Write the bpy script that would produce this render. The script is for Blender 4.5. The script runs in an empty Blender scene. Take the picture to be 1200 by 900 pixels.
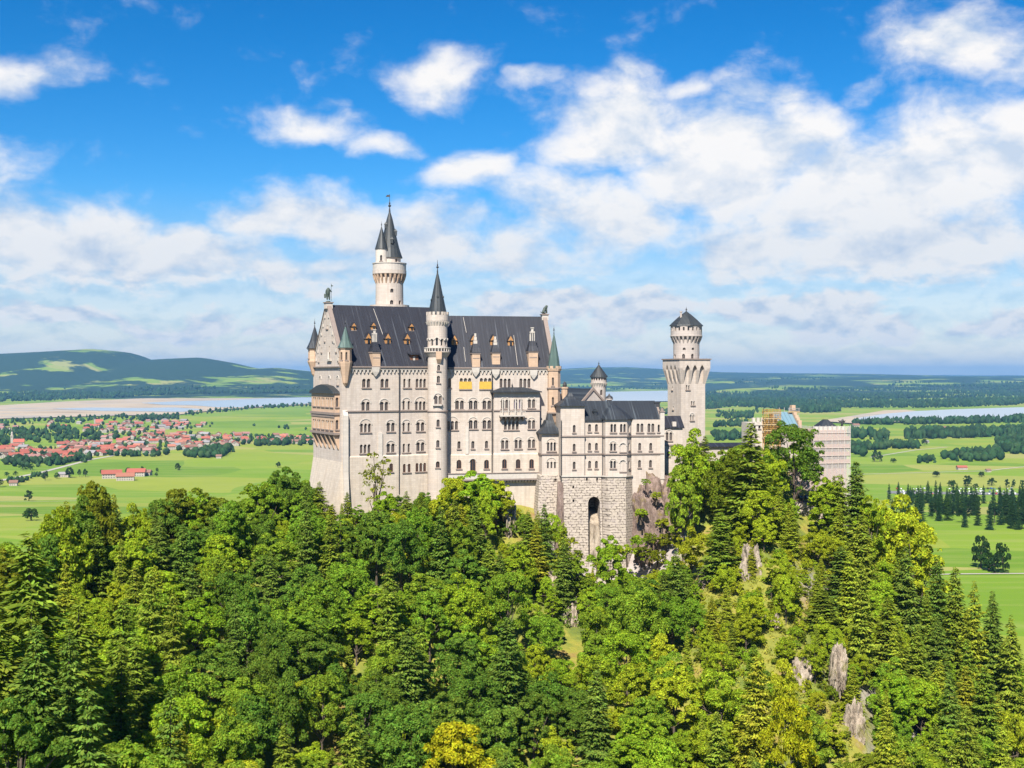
import bpy, bmesh, math, random
import numpy as np
from mathutils import Vector, Matrix

SC = bpy.context.scene
COL = SC.collection
R = math.radians
random.seed(7)
NR = np.random.default_rng(11)
FPX, HZ = 1500.0, 440.0            # focal length in photo pixels, horizon row

# ------------------------------------------------------------------ camera, world, sun, exposure
cd = bpy.data.cameras.new('camera'); cam = bpy.data.objects.new('camera', cd); COL.objects.link(cam)
cam.location = (0, 0, 0); cam.rotation_euler = (R(90), 0, 0)
cd.sensor_width = 36; cd.lens = 45; cd.shift_y = -10 / 1200
cd.clip_start = 1; cd.clip_end = 200000
SC.camera = cam
SUN_EL, SUN_AZ = 48.0, 194.0       # azimuth clockwise from +Y (the view direction)
SKY_GAIN = 0.52
SKY_STRENGTH, SUN_STRENGTH, EXPOSURE = 0.115, 4.4, 1.2
sl = bpy.data.lights.new('sun', 'SUN'); so = bpy.data.objects.new('sun', sl); COL.objects.link(so)
sl.energy = SUN_STRENGTH; sl.angle = R(0.5); sl.color = (1.0, 0.94, 0.84)
ts = Vector((math.sin(R(SUN_AZ)) * math.cos(R(SUN_EL)), math.cos(R(SUN_AZ)) * math.cos(R(SUN_EL)), math.sin(R(SUN_EL))))
so.rotation_euler = ts.to_track_quat('Z', 'Y').to_euler()
so.location = ts * 400
vs = SC.view_settings
vs.view_transform = 'Standard'; vs.look = 'None'; vs.exposure = EXPOSURE; vs.gamma = 1; vs.use_curve_mapping = False
cy = SC.cycles
cy.max_bounces = 5; cy.diffuse_bounces = 3; cy.glossy_bounces = 2; cy.transmission_bounces = 3
cy.transparent_max_bounces = 6; cy.volume_bounces = 0; cy.use_denoising = True
cy.caustics_reflective = False; cy.caustics_refractive = False

def N(nt, t, **kw):
    n = nt.nodes.new(t)
    for k, v in kw.items():
        if k == 'ins':
            for i, x in v.items(): n.inputs[i].default_value = x
        else: setattr(n, k, v)
    return n
def L(nt, a, b): nt.links.new(a, b)
def M_(nt, op, a, b=None, c=None, clamp=False):
    n = nt.nodes.new('ShaderNodeMath'); n.operation = op; n.use_clamp = clamp
    for i, x in enumerate((a, b, c)):
        if x is None: continue
        if isinstance(x, (int, float)): n.inputs[i].default_value = x
        else: nt.links.new(x, n.inputs[i])
    return n.outputs[0]

def make_world():
    w = bpy.data.worlds.new('World'); SC.world = w; w.use_nodes = True
    nt = w.node_tree; nt.nodes.clear()
    sky = N(nt, 'ShaderNodeTexSky', sky_type='NISHITA', sun_disc=False)
    sky.sun_elevation = R(SUN_EL); sky.sun_rotation = R(SUN_AZ)
    sky.altitude = 900; sky.air_density = 1.0; sky.dust_density = 0.3; sky.ozone_density = 3.0
    hs = N(nt, 'ShaderNodeHueSaturation', ins={'Hue': 0.497, 'Saturation': 1.36, 'Value': SKY_GAIN})
    L(nt, sky.outputs[0], hs.inputs['Color'])
    gm = N(nt, 'ShaderNodeGamma', ins={'Gamma': 1.32}); L(nt, hs.outputs[0], gm.inputs[0])
    bg = N(nt, 'ShaderNodeBackground', ins={'Strength': SKY_STRENGTH}); L(nt, gm.outputs[0], bg.inputs[0])
    tc = N(nt, 'ShaderNodeTexCoord')
    sx = N(nt, 'ShaderNodeSeparateXYZ'); L(nt, tc.outputs['Generated'], sx.inputs[0])
    az = M_(nt, 'MULTIPLY', M_(nt, 'ARCTAN2', sx.outputs[0], sx.outputs[1]), 10)
    el = M_(nt, 'MULTIPLY', M_(nt, 'ARCSINE', sx.outputs[2]), 10)
    # the air near the horizon is dimmer and greyer than the clear sky model gives
    dim = ramp(nt, M_(nt, 'MULTIPLY', el, .3), [(0.0, (.60,.51,.54)), (.2, (.58,.51,.54)), (.42, (.44,.62,.66)), (.8, (.20,.66,.68))])
    dm = mixc(nt, 1.0, gm.outputs[0], dim, 'MULTIPLY'); L(nt, dm, bg.inputs[0])
    P = N(nt, 'ShaderNodeCombineXYZ'); L(nt, az, P.inputs[0]); L(nt, el, P.inputs[1])
    def noise(vec, sc, det, rough, scale3=None, off=None):
        v = vec
        if scale3 or off:
            mp = N(nt, 'ShaderNodeVectorMath', operation='MULTIPLY_ADD')
            L(nt, v, mp.inputs[0]); mp.inputs[1].default_value = scale3 or (1, 1, 1); mp.inputs[2].default_value = off or (0, 0, 0)
            v = mp.outputs[0]
        n = N(nt, 'ShaderNodeTexNoise', ins={'Scale': sc, 'Detail': det, 'Roughness': rough}); L(nt, v, n.inputs['Vector'])
        return n
    wn = noise(P.outputs[0], 1.1, 3, 0.5, (1, 1.5, 1))
    wv = N(nt, 'ShaderNodeVectorMath', operation='MULTIPLY_ADD'); L(nt, wn.outputs['Color'], wv.inputs[0])
    wv.inputs[1].default_value = (0.9, 0.6, 0); wv.inputs[2].default_value = (-0.45, -0.3, 0)
    pw = N(nt, 'ShaderNodeVectorMath', operation='ADD'); L(nt, P.outputs[0], pw.inputs[0]); L(nt, wv.outputs[0], pw.inputs[1])
    ph = N(nt, 'ShaderNodeVectorMath', operation='MULTIPLY_ADD'); L(nt, wv.outputs[0], ph.inputs[0]); ph.inputs[1].default_value = (.35, .35, 0); L(nt, P.outputs[0], ph.inputs[2])
    # cloud banks: (photo column, row, half width, half height, strength)
    blobs = [(735,150,130,75,1.0),(860,190,190,90,1.05),(1010,235,230,95,1.05),(1150,200,170,80,1.0),(1060,300,250,70,.95),(1180,280,120,80,.9),
             (880,290,180,70,.85),(700,245,160,75,.85),(1115,75,95,55,.9),(1190,95,60,50,.7),(1000,110,40,30,.4),(880,110,70,30,.55),
             (812,105,50,26,.55),(730,85,50,24,.5),(515,90,75,42,.8),(375,142,80,26,.65),(460,168,70,22,.65),(395,122,45,12,.4),
             (550,200,70,42,.75),(630,100,40,14,.5),(28,105,85,32,.75),(20,228,60,12,.4),
             (60,290,210,66,1.0),(210,305,190,58,.95),(370,258,150,46,.95),(470,285,170,60,.9),(600,300,170,65,.75),(330,330,170,36,.75),
             (80,373,85,24,1.22),(30,362,60,20,0.98),(225,376,70,19,1.16),(165,380,40,14,0.98),(335,384,60,18,1.10),(600,368,90,24,1.16),(660,360,85,25,1.22),
             (745,370,80,28,1.22),(880,362,105,26,1.10),(970,370,100,30,1.22),(1055,387,50,18,1.16),(1140,386,45,14,1.04),(1185,390,50,20,1.16),(1170,325,60,22,.6),
             (720,400,120,12,.4),(960,400,60,10,.4),(-250,250,300,90,.8),(1500,250,250,110,.8)]
    acc = None
    for (u, v, a, b, s) in blobs:
        cx, ce = math.atan((u - 600) / FPX) * 10, math.atan((HZ - v) / FPX) * 10
        m = N(nt, 'ShaderNodeVectorMath', operation='MULTIPLY_ADD'); L(nt, pw.outputs[0], m.inputs[0])
        ia, ib = 150 / a, 150 / b
        m.inputs[1].default_value = (ia, ib, 0); m.inputs[2].default_value = (-cx * ia, -ce * ib, 0)
        ln = N(nt, 'ShaderNodeVectorMath', operation='LENGTH'); L(nt, m.outputs[0], ln.inputs[0])
        mr = N(nt, 'ShaderNodeMapRange', interpolation_type='SMOOTHSTEP', ins={1: 1.35, 2: 0.0, 3: 0.0, 4: s}); L(nt, ln.outputs['Value'], mr.inputs[0])
        acc = mr.outputs[0] if acc is None else M_(nt, 'MAXIMUM', acc, mr.outputs[0])
    f1 = noise(ph.outputs[0], 1.85, 12, 0.58, (1, 1.45, 1), (3.1, 7.7, 0)).outputs[0]
    f2 = noise(ph.outputs[0], 1.85, 8, 0.58, (1, 1.45, 1), (3.1 + 0.05, 7.7 + 0.32, 0)).outputs[0]
    # clouds far off stand low and look small: finer puffs towards the horizon
    far = N(nt, 'ShaderNodeMapRange', interpolation_type='SMOOTHSTEP', ins={1: 1.0, 2: .62, 3: 0.0, 4: 1.0}); L(nt, el, far.inputs[0])
    g1 = noise(ph.outputs[0], 4.2, 8, 0.55, (1, 2.0, 1), (9.3, 1.7, 0)).outputs[0]; g2 = noise(ph.outputs[0], 4.2, 5, 0.55, (1, 2.0, 1), (9.3 + .02, 1.7 + .16, 0)).outputs[0]
    def blend(a, b):
        m = N(nt, 'ShaderNodeMix', data_type='FLOAT'); L(nt, far.outputs[0], m.inputs[0]); L(nt, a, m.inputs[2]); L(nt, b, m.inputs[3]); return m.outputs[0]
    f1, f2 = blend(f1, g1), blend(f2, g2)
    c = M_(nt, 'ADD', M_(nt, 'MULTIPLY', acc, 1.0), M_(nt, 'MULTIPLY', M_(nt, 'SUBTRACT', f1, 0.5), 1.5))
    al = N(nt, 'ShaderNodeMapRange', interpolation_type='SMOOTHSTEP', ins={1: 0.08, 2: 0.84, 3: 0.0, 4: 0.97}); L(nt, c, al.inputs[0])
    veil = N(nt, 'ShaderNodeMapRange', interpolation_type='SMOOTHSTEP', ins={1: 1.5, 2: .25, 3: 0.0, 4: .55}); L(nt, el, veil.inputs[0])
    alpha = M_(nt, 'MAXIMUM', al.outputs[0], veil.outputs[0])
    lit = M_(nt, 'ADD', 0.74, M_(nt, 'MULTIPLY', M_(nt, 'SUBTRACT', f1, f2), 3.6), clamp=True)
    thick = N(nt, 'ShaderNodeMapRange', ins={1: 0.5, 2: 1.5, 3: 1.0, 4: 0.85}); L(nt, c, thick.inputs[0])
    lit2 = M_(nt, 'MULTIPLY', lit, thick.outputs[0])
    cm = N(nt, 'ShaderNodeMix', data_type='RGBA'); L(nt, lit2, cm.inputs[0])
    cm.inputs[6].default_value = (0.48, 0.55, 0.65, 1); cm.inputs[7].default_value = (0.80, 0.77, 0.74, 1)
    low = ramp(nt, M_(nt, 'MULTIPLY', el, .3), [(0.0, (.80,.84,.89)), (.30, (.86,.89,.93)), (.48, (1,1,1))])
    cb = N(nt, 'ShaderNodeBackground', ins={'Strength': 0.575}); L(nt, mixc(nt, 1.0, cm.outputs[2], low, 'MULTIPLY'), cb.inputs[0])
    mx = N(nt, 'ShaderNodeMixShader'); L(nt, alpha, mx.inputs[0]); L(nt, bg.outputs[0], mx.inputs[1]); L(nt, cb.outputs[0], mx.inputs[2])
    out = N(nt, 'ShaderNodeOutputWorld'); L(nt, mx.outputs[0], out.inputs[0])
    try: w.cycles.sampling_method = 'MANUAL'; w.cycles.sample_map_resolution = 512
    except Exception: pass
# ------------------------------------------------------------------ materials
def mat(name):
    m = bpy.data.materials.new(name); m.use_nodes = True
    nt = m.node_tree; b = nt.nodes['Principled BSDF']
    return m, nt, b
def ramp(nt, fac, stops):
    r = N(nt, 'ShaderNodeValToRGB'); L(nt, fac, r.inputs[0]); e = r.color_ramp.elements
    while len(e) > 1: e.remove(e[-1])
    e[0].position = stops[0][0]; e[0].color = (*stops[0][1], 1)
    for p, c in stops[1:]:
        x = e.new(p); x.color = (*c, 1)
    return r.outputs[0]
def mixc(nt, f, a, b, mode='MIX'):
    m = N(nt, 'ShaderNodeMix', data_type='RGBA', blend_type=mode)
    for i, x in ((0, f), (6, a), (7, b)):
        if isinstance(x, (int, float)): m.inputs[i].default_value = x
        elif isinstance(x, tuple): m.inputs[i].default_value = (*x, 1)
        else: L(nt, x, m.inputs[i])
    return m.outputs[2]
def objc(nt): return N(nt, 'ShaderNodeTexCoord').outputs['Object']
def nz(nt, vec, sc, det=4, ro=.55, out=0):
    n = N(nt, 'ShaderNodeTexNoise', ins={'Scale': sc, 'Detail': det, 'Roughness': ro}); L(nt, vec, n.inputs['Vector']); return n.outputs[out]
def bump(nt, h, b, s=.5, d=.1):
    n = N(nt, 'ShaderNodeBump', ins={'Strength': s, 'Distance': d}); L(nt, h, n.inputs['Height']); L(nt, n.outputs[0], b.inputs['Normal'])
def plain(name, col, rough=.7, var=.12, sc=1.5, metal=0):
    col = tuple(x*.72 for x in col)
    m, nt, b = mat(name); v = nz(nt, objc(nt), sc)
    c = mixc(nt, v, tuple(x * (1 - var * 2) for x in col), tuple(min(1, x * (1 + var * 2)) for x in col))
    L(nt, c, b.inputs['Base Color']); b.inputs['Roughness'].default_value = rough; b.inputs['Metallic'].default_value = metal
    return m
def wallvec(nt):
    s = N(nt, 'ShaderNodeSeparateXYZ'); L(nt, objc(nt), s.inputs[0])
    c = N(nt, 'ShaderNodeCombineXYZ'); L(nt, M_(nt, 'ADD', s.outputs[0], s.outputs[1]), c.inputs[0]); L(nt, s.outputs[2], c.inputs[1])
    return c.outputs[0], s
def stone(name, col, joint=.86, bw=1.3, bh=.55, stain=.25, plinth=None):
    col = tuple(x*.71 for x in col)
    """Ashlar limestone: faint courses, block to block tone, runs of rain staining."""
    m, nt, b = mat(name); v, s = wallvec(nt)
    br = N(nt, 'ShaderNodeTexBrick', ins={'Scale': 1, 'Mortar Size': .03, 'Brick Width': bw, 'Row Height': bh, 'Bias': 0})
    L(nt, v, br.inputs['Vector'])
    br.inputs['Color1'].default_value = (*[x * .93 for x in col], 1); br.inputs['Color2'].default_value = (*[min(1, x * 1.06) for x in col], 1)
    br.inputs['Mortar'].default_value = (*[x * joint for x in col], 1)
    st = N(nt, 'ShaderNodeVectorMath', operation='MULTIPLY'); L(nt, v, st.inputs[0]); st.inputs[1].default_value = (1.1, .09, 1)
    n1 = nz(nt, st.outputs[0], 1.0, 5, .6); n2 = nz(nt, v, .22, 4)
    f = M_(nt, 'MULTIPLY', M_(nt, 'SUBTRACT', n1, .45, clamp=True), stain * 4, clamp=True)
    c = mixc(nt, f, br.outputs[0], tuple(x * y for x, y in zip(col, (.62, .57, .54))))
    f2 = M_(nt, 'MULTIPLY', M_(nt, 'SUBTRACT', n2, .5, clamp=True), 1.6, clamp=True)
    c = mixc(nt, f2, c, tuple(x * y for x, y in zip(col, (1.06, .98, .88))))
    L(nt, c, b.inputs['Base Color']); b.inputs['Roughness'].default_value = .9
    b.inputs['Specular IOR Level'].default_value = .2
    bump(nt, br.outputs['Fac'], b, -.25, .05)
    return m
def rubble(name, col, dark):
    col = tuple(x*.76 for x in col)
    m, nt, b = mat(name); v, s = wallvec(nt)
    wn = nz(nt, v, .9, 3, .5, 1); wv = N(nt, 'ShaderNodeVectorMath', operation='MULTIPLY_ADD'); L(nt, wn, wv.inputs[0]); wv.inputs[1].default_value = (1.5, .45, 0); L(nt, v, wv.inputs[2])
    br = N(nt, 'ShaderNodeTexBrick', ins={'Scale': 1, 'Mortar Size': .10, 'Mortar Smooth': .2, 'Brick Width': 1.35, 'Row Height': .66}); L(nt, wv.outputs[0], br.inputs['Vector'])
    br.inputs['Color1'].default_value = (*[x * .82 for x in col], 1); br.inputs['Color2'].default_value = (*[x * 1.12 for x in col], 1); br.inputs['Mortar'].default_value = (*dark, 1)
    n = nz(nt, v, .5, 5, .65); n3 = nz(nt, v, 1.4, 3, .6)
    keep = M_(nt, 'MULTIPLY', M_(nt, 'SUBTRACT', n3, .40, clamp=True), 7, clamp=True)
    c0 = mixc(nt, keep, col, br.outputs[0])
    c = mixc(nt, M_(nt, 'MULTIPLY', M_(nt, 'SUBTRACT', n, .52, clamp=True), 3.5, clamp=True), c0, (.30, .25, .24))
    L(nt, c, b.inputs['Base Color']); b.inputs['Roughness'].default_value = .95
    bump(nt, M_(nt, 'ADD', br.outputs['Fac'], n), b, -.8, .3)
    return m
def rock(name, c1, c2, c3, sc=.12):
    c1, c2, c3 = [tuple(x*.72 for x in c) for c in (c1, c2, c3)]
    m, nt, b = mat(name); o = objc(nt)
    n1 = nz(nt, o, sc*2.2, 8, .72); st = N(nt, 'ShaderNodeVectorMath', operation='MULTIPLY'); L(nt, o, st.inputs[0]); st.inputs[1].default_value = (1, 1, .25)
    n2 = nz(nt, st.outputs[0], sc*7, 8, .75)
    c = mixc(nt, M_(nt, 'MULTIPLY', M_(nt, 'SUBTRACT', n2, .36, clamp=True), 3.6, clamp=True), c1, c2)
    c = mixc(nt, M_(nt, 'MULTIPLY', M_(nt, 'SUBTRACT', n1, .53, clamp=True), 9, clamp=True), c, c3)
    n5 = nz(nt, st.outputs[0], sc*9, 5, .7); c = mixc(nt, M_(nt, 'MULTIPLY', M_(nt, 'SUBTRACT', .46, n5, clamp=True), 5, clamp=True), c, tuple(x*.35 for x in c1))
    L(nt, c, b.inputs['Base Color']); b.inputs['Roughness'].default_value = .95; bump(nt, n2, b, 1, .8)
    return m
def roofmat(name, c1, c2, streak):
    c1, c2, streak = [tuple(x*.75 for x in c) for c in (c1, c2, streak)]
    """Standing-seam metal sheet: seams across the slope, pale runs down it."""
    m, nt, b = mat(name); o = objc(nt); s = N(nt, 'ShaderNodeSeparateXYZ'); L(nt, o, s.inputs[0])
    c = N(nt, 'ShaderNodeCombineXYZ'); L(nt, M_(nt, 'MULTIPLY', s.outputs[0], 1.6), c.inputs[0]); L(nt, M_(nt, 'MULTIPLY', s.outputs[2], .06), c.inputs[1])
    n1 = nz(nt, c.outputs[0], 1.0, 5, .65); n2 = nz(nt, o, .25, 3)
    cell = N(nt, 'ShaderNodeTexWhiteNoise', noise_dimensions='1D'); L(nt, M_(nt, 'FLOOR', M_(nt, 'MULTIPLY', s.outputs[0], 1.35)), cell.inputs['W'])
    base = mixc(nt, M_(nt, 'ADD', M_(nt, 'MULTIPLY', n2, .6), M_(nt, 'MULTIPLY', cell.outputs[0], .4)), c1, c2)
    f = M_(nt, 'MULTIPLY', M_(nt, 'SUBTRACT', n1, .56, clamp=True), 4.2, clamp=True)
    col = mixc(nt, f, base, streak)
    fr = M_(nt, 'FRACT', M_(nt, 'MULTIPLY', s.outputs[0], 1.35)); seam = M_(nt, 'LESS_THAN', fr, .14)
    col = mixc(nt, M_(nt, 'MULTIPLY', seam, .55), col, tuple(x * .4 for x in c1))
    L(nt, col, b.inputs['Base Color']); b.inputs['Roughness'].default_value = .55; b.inputs['Metallic'].default_value = .0
    bump(nt, seam, b, .5, .08)
    return m
def leafmat(name, trans=.3, var=.5):
    m, nt, b = mat(name); nt.nodes.remove(b)
    oi = N(nt, 'ShaderNodeObjectInfo'); g = N(nt, 'ShaderNodeNewGeometry')
    mr = N(nt, 'ShaderNodeMapRange', ins={1: 0, 2: 1, 3: 1 - var, 4: 1 + var}); L(nt, g.outputs['Random Per Island'], mr.inputs[0])
    tone = N(nt, 'ShaderNodeMapRange', ins={1: .3, 2: .7, 3: .78, 4: 1.28}); L(nt, nz(nt, objc(nt), .5, 2), tone.inputs[0])
    hv = N(nt, 'ShaderNodeHueSaturation'); L(nt, M_(nt, 'MULTIPLY', mr.outputs[0], tone.outputs[0]), hv.inputs['Value']); L(nt, oi.outputs['Color'], hv.inputs['Color'])
    w = N(nt, 'ShaderNodeTexWhiteNoise', noise_dimensions='1D'); L(nt, g.outputs['Random Per Island'], w.inputs['W'])
    mh = N(nt, 'ShaderNodeMapRange', ins={1: 0, 2: 1, 3: .475, 4: .52}); L(nt, w.outputs[0], mh.inputs[0]); L(nt, mh.outputs[0], hv.inputs['Hue'])
    d = N(nt, 'ShaderNodeBsdfDiffuse'); t = N(nt, 'ShaderNodeBsdfTranslucent'); L(nt, hv.outputs[0], d.inputs[0])
    tcx = mixc(nt, 1.0, hv.outputs[0], (1.25, 1.1, .5), 'MULTIPLY'); L(nt, tcx, t.inputs[0])
    mx = N(nt, 'ShaderNodeMixShader', ins={0: trans}); L(nt, d.outputs[0], mx.inputs[1]); L(nt, t.outputs[0], mx.inputs[2])
    L(nt, mx.outputs[0], nt.nodes['Material Output'].inputs[0])
    return m
def objcolmat(name, rough=.8, var=.15):
    m, nt, b = mat(name); oi = N(nt, 'ShaderNodeObjectInfo'); v = nz(nt, objc(nt), .8)
    f = N(nt, 'ShaderNodeMapRange', ins={1: 0, 2: 1, 3: 1 - var, 4: 1 + var}); L(nt, v, f.inputs[0])
    h = N(nt, 'ShaderNodeHueSaturation'); L(nt, oi.outputs['Color'], h.inputs['Color']); L(nt, f.outputs[0], h.inputs['Value'])
    L(nt, h.outputs[0], b.inputs['Base Color']); b.inputs['Roughness'].default_value = rough
    return m
def glass(name, col=(.018, .02, .026)):
    m, nt, b = mat(name); g = N(nt, 'ShaderNodeNewGeometry'); w = N(nt, 'ShaderNodeTexWhiteNoise', noise_dimensions='1D'); L(nt, g.outputs['Random Per Island'], w.inputs['W'])
    c = ramp(nt, w.outputs[0], [(0, tuple(x*.7 for x in col)), (.6, tuple(x*1.6 for x in col)), (.85, (.07, .055, .045)), (1, (.16, .13, .11))]); L(nt, c, b.inputs['Base Color']); b.inputs['Roughness'].default_value = .1
    return m

make_world()
STONE = stone('pale_limestone', (.665, .575, .495), stain=.42)
STONEG = stone('grey_limestone', (.59, .515, .46))
PLINTH = stone('cream_plinth_limestone', (.69, .595, .49), stain=.45)
PEACH = stone('peach_sandstone', (.66, .47, .33), stain=.15)
WHITE = stone('white_render', (.70, .63, .55), joint=.97, stain=.12)
TRIM = plain('brown_stone_trim', (.30, .235, .20))
PALETRIM = plain('pale_stone_trim', (.62, .56, .49))
OCHRE = plain('ochre_wood', (.52, .26, .09))
WOOD = plain('brown_window_wood', (.20, .09, .05))
YELLOW = plain('yellow_blind', (.70, .44, .06))
SLATE = roofmat('dark_metal_roof', (.014, .015, .023), (.026, .028, .040), (.15, .165, .19))
SLATE2 = roofmat('weathered_metal_roof', (.020, .024, .031), (.038, .046, .056), (.13, .155, .17))
CONE = roofmat('cone_metal_roof', (.022, .027, .031), (.05, .058, .062), (.12, .14, .14))
COPPER = roofmat('green_copper_roof', (.075, .125, .11), (.11, .175, .15), (.2, .27, .24))
IRON = plain('dark_iron', (.05, .05, .055), .5)
BRONZE = plain('bronze_patina', (.07, .095, .075), .6)
GLASS = glass('dark_window_glass'); LILAC = glass('lilac_window_glass', (.16, .13, .2))
RUBBLE = rubble('rubble_masonry', (.56, .475, .39), (.10, .08, .065))
CONCRETE = plain('mauve_rock_face', (.36, .29, .28), .95, .2, .4)
ROCKP = rock('mauve_cliff_rock', (.19, .125, .10), (.44, .32, .265), (.25, .19, .06), .16)
ROCKG = rock('pale_cliff_rock', (.28, .215, .155), (.68, .57, .44), (.23, .21, .05), .10)
BARK = plain('bark', (.12, .09, .065), .95, .3)
LEAF = leafmat('broadleaf_foliage', .5); NEEDLE = leafmat('needle_foliage', .28, .45); FARLEAF = leafmat('valley_foliage', .05, .4)

# ------------------------------------------------------------------ mesh helpers
class MB:
    def __init__(s): s.v = []; s.f = []; s.m = []
    def add(s, vs, fs, m=0):
        n = len(s.v); s.v += [tuple(p) for p in vs]; s.f += [tuple(i + n for i in f) for f in fs]; s.m += [m] * len(fs)
    def box(s, x0, x1, y0, y1, z0, z1, m=0):
        s.add([(x0,y0,z0),(x1,y0,z0),(x1,y1,z0),(x0,y1,z0),(x0,y0,z1),(x1,y0,z1),(x1,y1,z1),(x0,y1,z1)],
              [(0,3,2,1),(4,5,6,7),(0,1,5,4),(1,2,6,5),(2,3,7,6),(3,0,4,7)], m)
    def loft(s, rings, m=0, caps=True):
        n = len(rings[0]); vs = [p for r in rings for p in r]; fs = []
        for k in range(len(rings) - 1):
            for i in range(n):
                j = (i + 1) % n; fs.append((k*n+i, k*n+j, (k+1)*n+j, (k+1)*n+i))
        if caps: fs.append(tuple(reversed(range(n)))); fs.append(tuple((len(rings)-1)*n + i for i in range(n)))
        s.add(vs, fs, m)
    def prism(s, poly, axis, a0, a1, m=0):
        f = {'y': lambda p, a: (p[0], a, p[1]), 'x': lambda p, a: (a, p[0], p[1]), 'z': lambda p, a: (p[0], p[1], a)}[axis]
        s.loft([[f(p, a0) for p in poly], [f(p, a1) for p in poly]], m)
    def lathe(s, cx, cy, prof, n=20, m=0, ph=0):
        rings = []
        for r, z in prof:
            r = max(r, .004)
            rings.append([(cx + r*math.cos(ph + 2*math.pi*i/n), cy + r*math.sin(ph + 2*math.pi*i/n), z) for i in range(n)])
        s.loft(rings, m)
    def tube(s, p, q, r0, r1=None, n=6, m=0):
        p, q = Vector(p), Vector(q); r1 = r0 if r1 is None else r1
        d = (q - p).normalized(); a = d.orthogonal().normalized(); b = d.cross(a)
        s.loft([[p + (a*math.cos(t) + b*math.sin(t))*r0 for t in [2*math.pi*i/n for i in range(n)]],
                [q + (a*math.cos(t) + b*math.sin(t))*r1 for t in [2*math.pi*i/n for i in range(n)]]], m)
    def merlons(s, cx, cy, r, t, z0, z1, n, m=0, fill=.55):
        for i in range(n):
            a0 = 2*math.pi*i/n; a1 = a0 + 2*math.pi/n*fill
            q = [(cx+r*math.cos(a), cy+r*math.sin(a)) for a in (a0, a1)] + [(cx+(r-t)*math.cos(a), cy+(r-t)*math.sin(a)) for a in (a1, a0)]
            s.prism(q, 'z', z0, z1, m)
    def mesh(s, name, mats, recalc=True):
        me = bpy.data.meshes.new(name); me.from_pydata(s.v, [], s.f); me.polygons.foreach_set('material_index', s.m)
        for x in (mats if isinstance(mats, (list, tuple)) else [mats]): me.materials.append(x)
        if recalc and len(s.f) < 40000:
            bm = bmesh.new(); bm.from_mesh(me); bmesh.ops.recalc_face_normals(bm, faces=bm.faces); bm.to_mesh(me); bm.free()
        me.update(); return me

class Fr:
    """A building frame: x along the facade, y into the depth, z absolute."""
    def __init__(s, u, Y, yaw):
        s.O = Vector(((u - 600)/FPX*Y, Y)); a = R(yaw); s.a = a
        s.e = Vector((math.cos(a), math.sin(a))); s.n = Vector((-math.sin(a), math.cos(a)))
        s.M = Matrix.Translation((s.O.x, s.O.y, 0)) @ Matrix.Rotation(a, 4, 'Z')
    def at(s, u, py, off=0):
        k = (u - 600)/FPX; O = s.O + s.n*off
        t = (k*O.y - O.x)/(s.e.x - k*s.e.y); return t, (HZ - py)/FPX*(O.y + s.e.y*t)
    def atL(s, u, py, x0=0):
        k = (u - 600)/FPX; O = s.O + s.e*x0
        t = (k*O.y - O.x)/(s.n.x - k*s.n.y); return t, (HZ - py)/FPX*(O.y + s.n.y*t)
    def roof(s, u, py, ze, sl):
        k, m = (u-600)/FPX, (HZ-py)/FPX; d = Vector((k, 1))
        Y = (ze - sl*s.n.dot(s.O))/(m - sl*s.n.dot(d)); P = d*Y - s.O
        return s.e.dot(P), s.n.dot(P), m*Y
WM = {}
ID = Matrix.Identity(4)
def put(o, parent, Mw):
    COL.objects.link(o); WM[o.name] = Mw
    if parent is not None:
        o.parent = parent; o.matrix_basis = WM[parent.name].inverted() @ Mw
    else: o.matrix_basis = Mw
    return o
def obj(name, mb, mats, parent=None, fr=None, smooth=False, **props):
    me = mb if isinstance(mb, bpy.types.Mesh) else mb.mesh(name, mats)
    if smooth:
        me.polygons.foreach_set('use_smooth', [True]*len(me.polygons))
    o = bpy.data.objects.new(name, me)
    Mw = fr if isinstance(fr, Matrix) else (fr.M if fr else (WM[parent.name] if parent else ID))
    put(o, parent, Mw)
    for k, v in props.items(): o[k] = v
    return o
def tag(o, label, cat, group=None, kind=None):
    if label: o['label'] = label
    if cat: o['category'] = cat
    if group: o['group'] = group
    if kind: o['kind'] = kind
    return o
def root(name, fr, zb, label, cat, group=None):
    o = bpy.data.objects.new(name, None); o.empty_display_size = 1
    put(o, None, Matrix.Translation((0, 0, zb)) @ (fr if isinstance(fr, Matrix) else fr.M)); return tag(o, label, cat, group)
def struct(name, me, fr=None):
    o = obj(name, me, None, None, fr); o['kind'] = 'structure'; return o
def npmesh(name, V, F, mats, mi=None, smooth=False):
    V = np.asarray(V, dtype=np.float32); F = np.asarray(F, dtype=np.int32); k = F.shape[1]
    me = bpy.data.meshes.new(name); me.vertices.add(len(V)); me.vertices.foreach_set('co', V.ravel())
    me.loops.add(F.size); me.loops.foreach_set('vertex_index', F.ravel())
    me.polygons.add(len(F)); me.polygons.foreach_set('loop_start', np.arange(0, F.size, k, dtype=np.int32))
    for x in (mats if isinstance(mats, (list, tuple)) else [mats]): me.materials.append(x)
    if mi is not None: me.polygons.foreach_set('material_index', np.asarray(mi, dtype=np.int32))
    if smooth: me.polygons.foreach_set('use_smooth', np.ones(len(F), dtype=bool))
    me.update(calc_edges=True); me.validate(); return me

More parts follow.
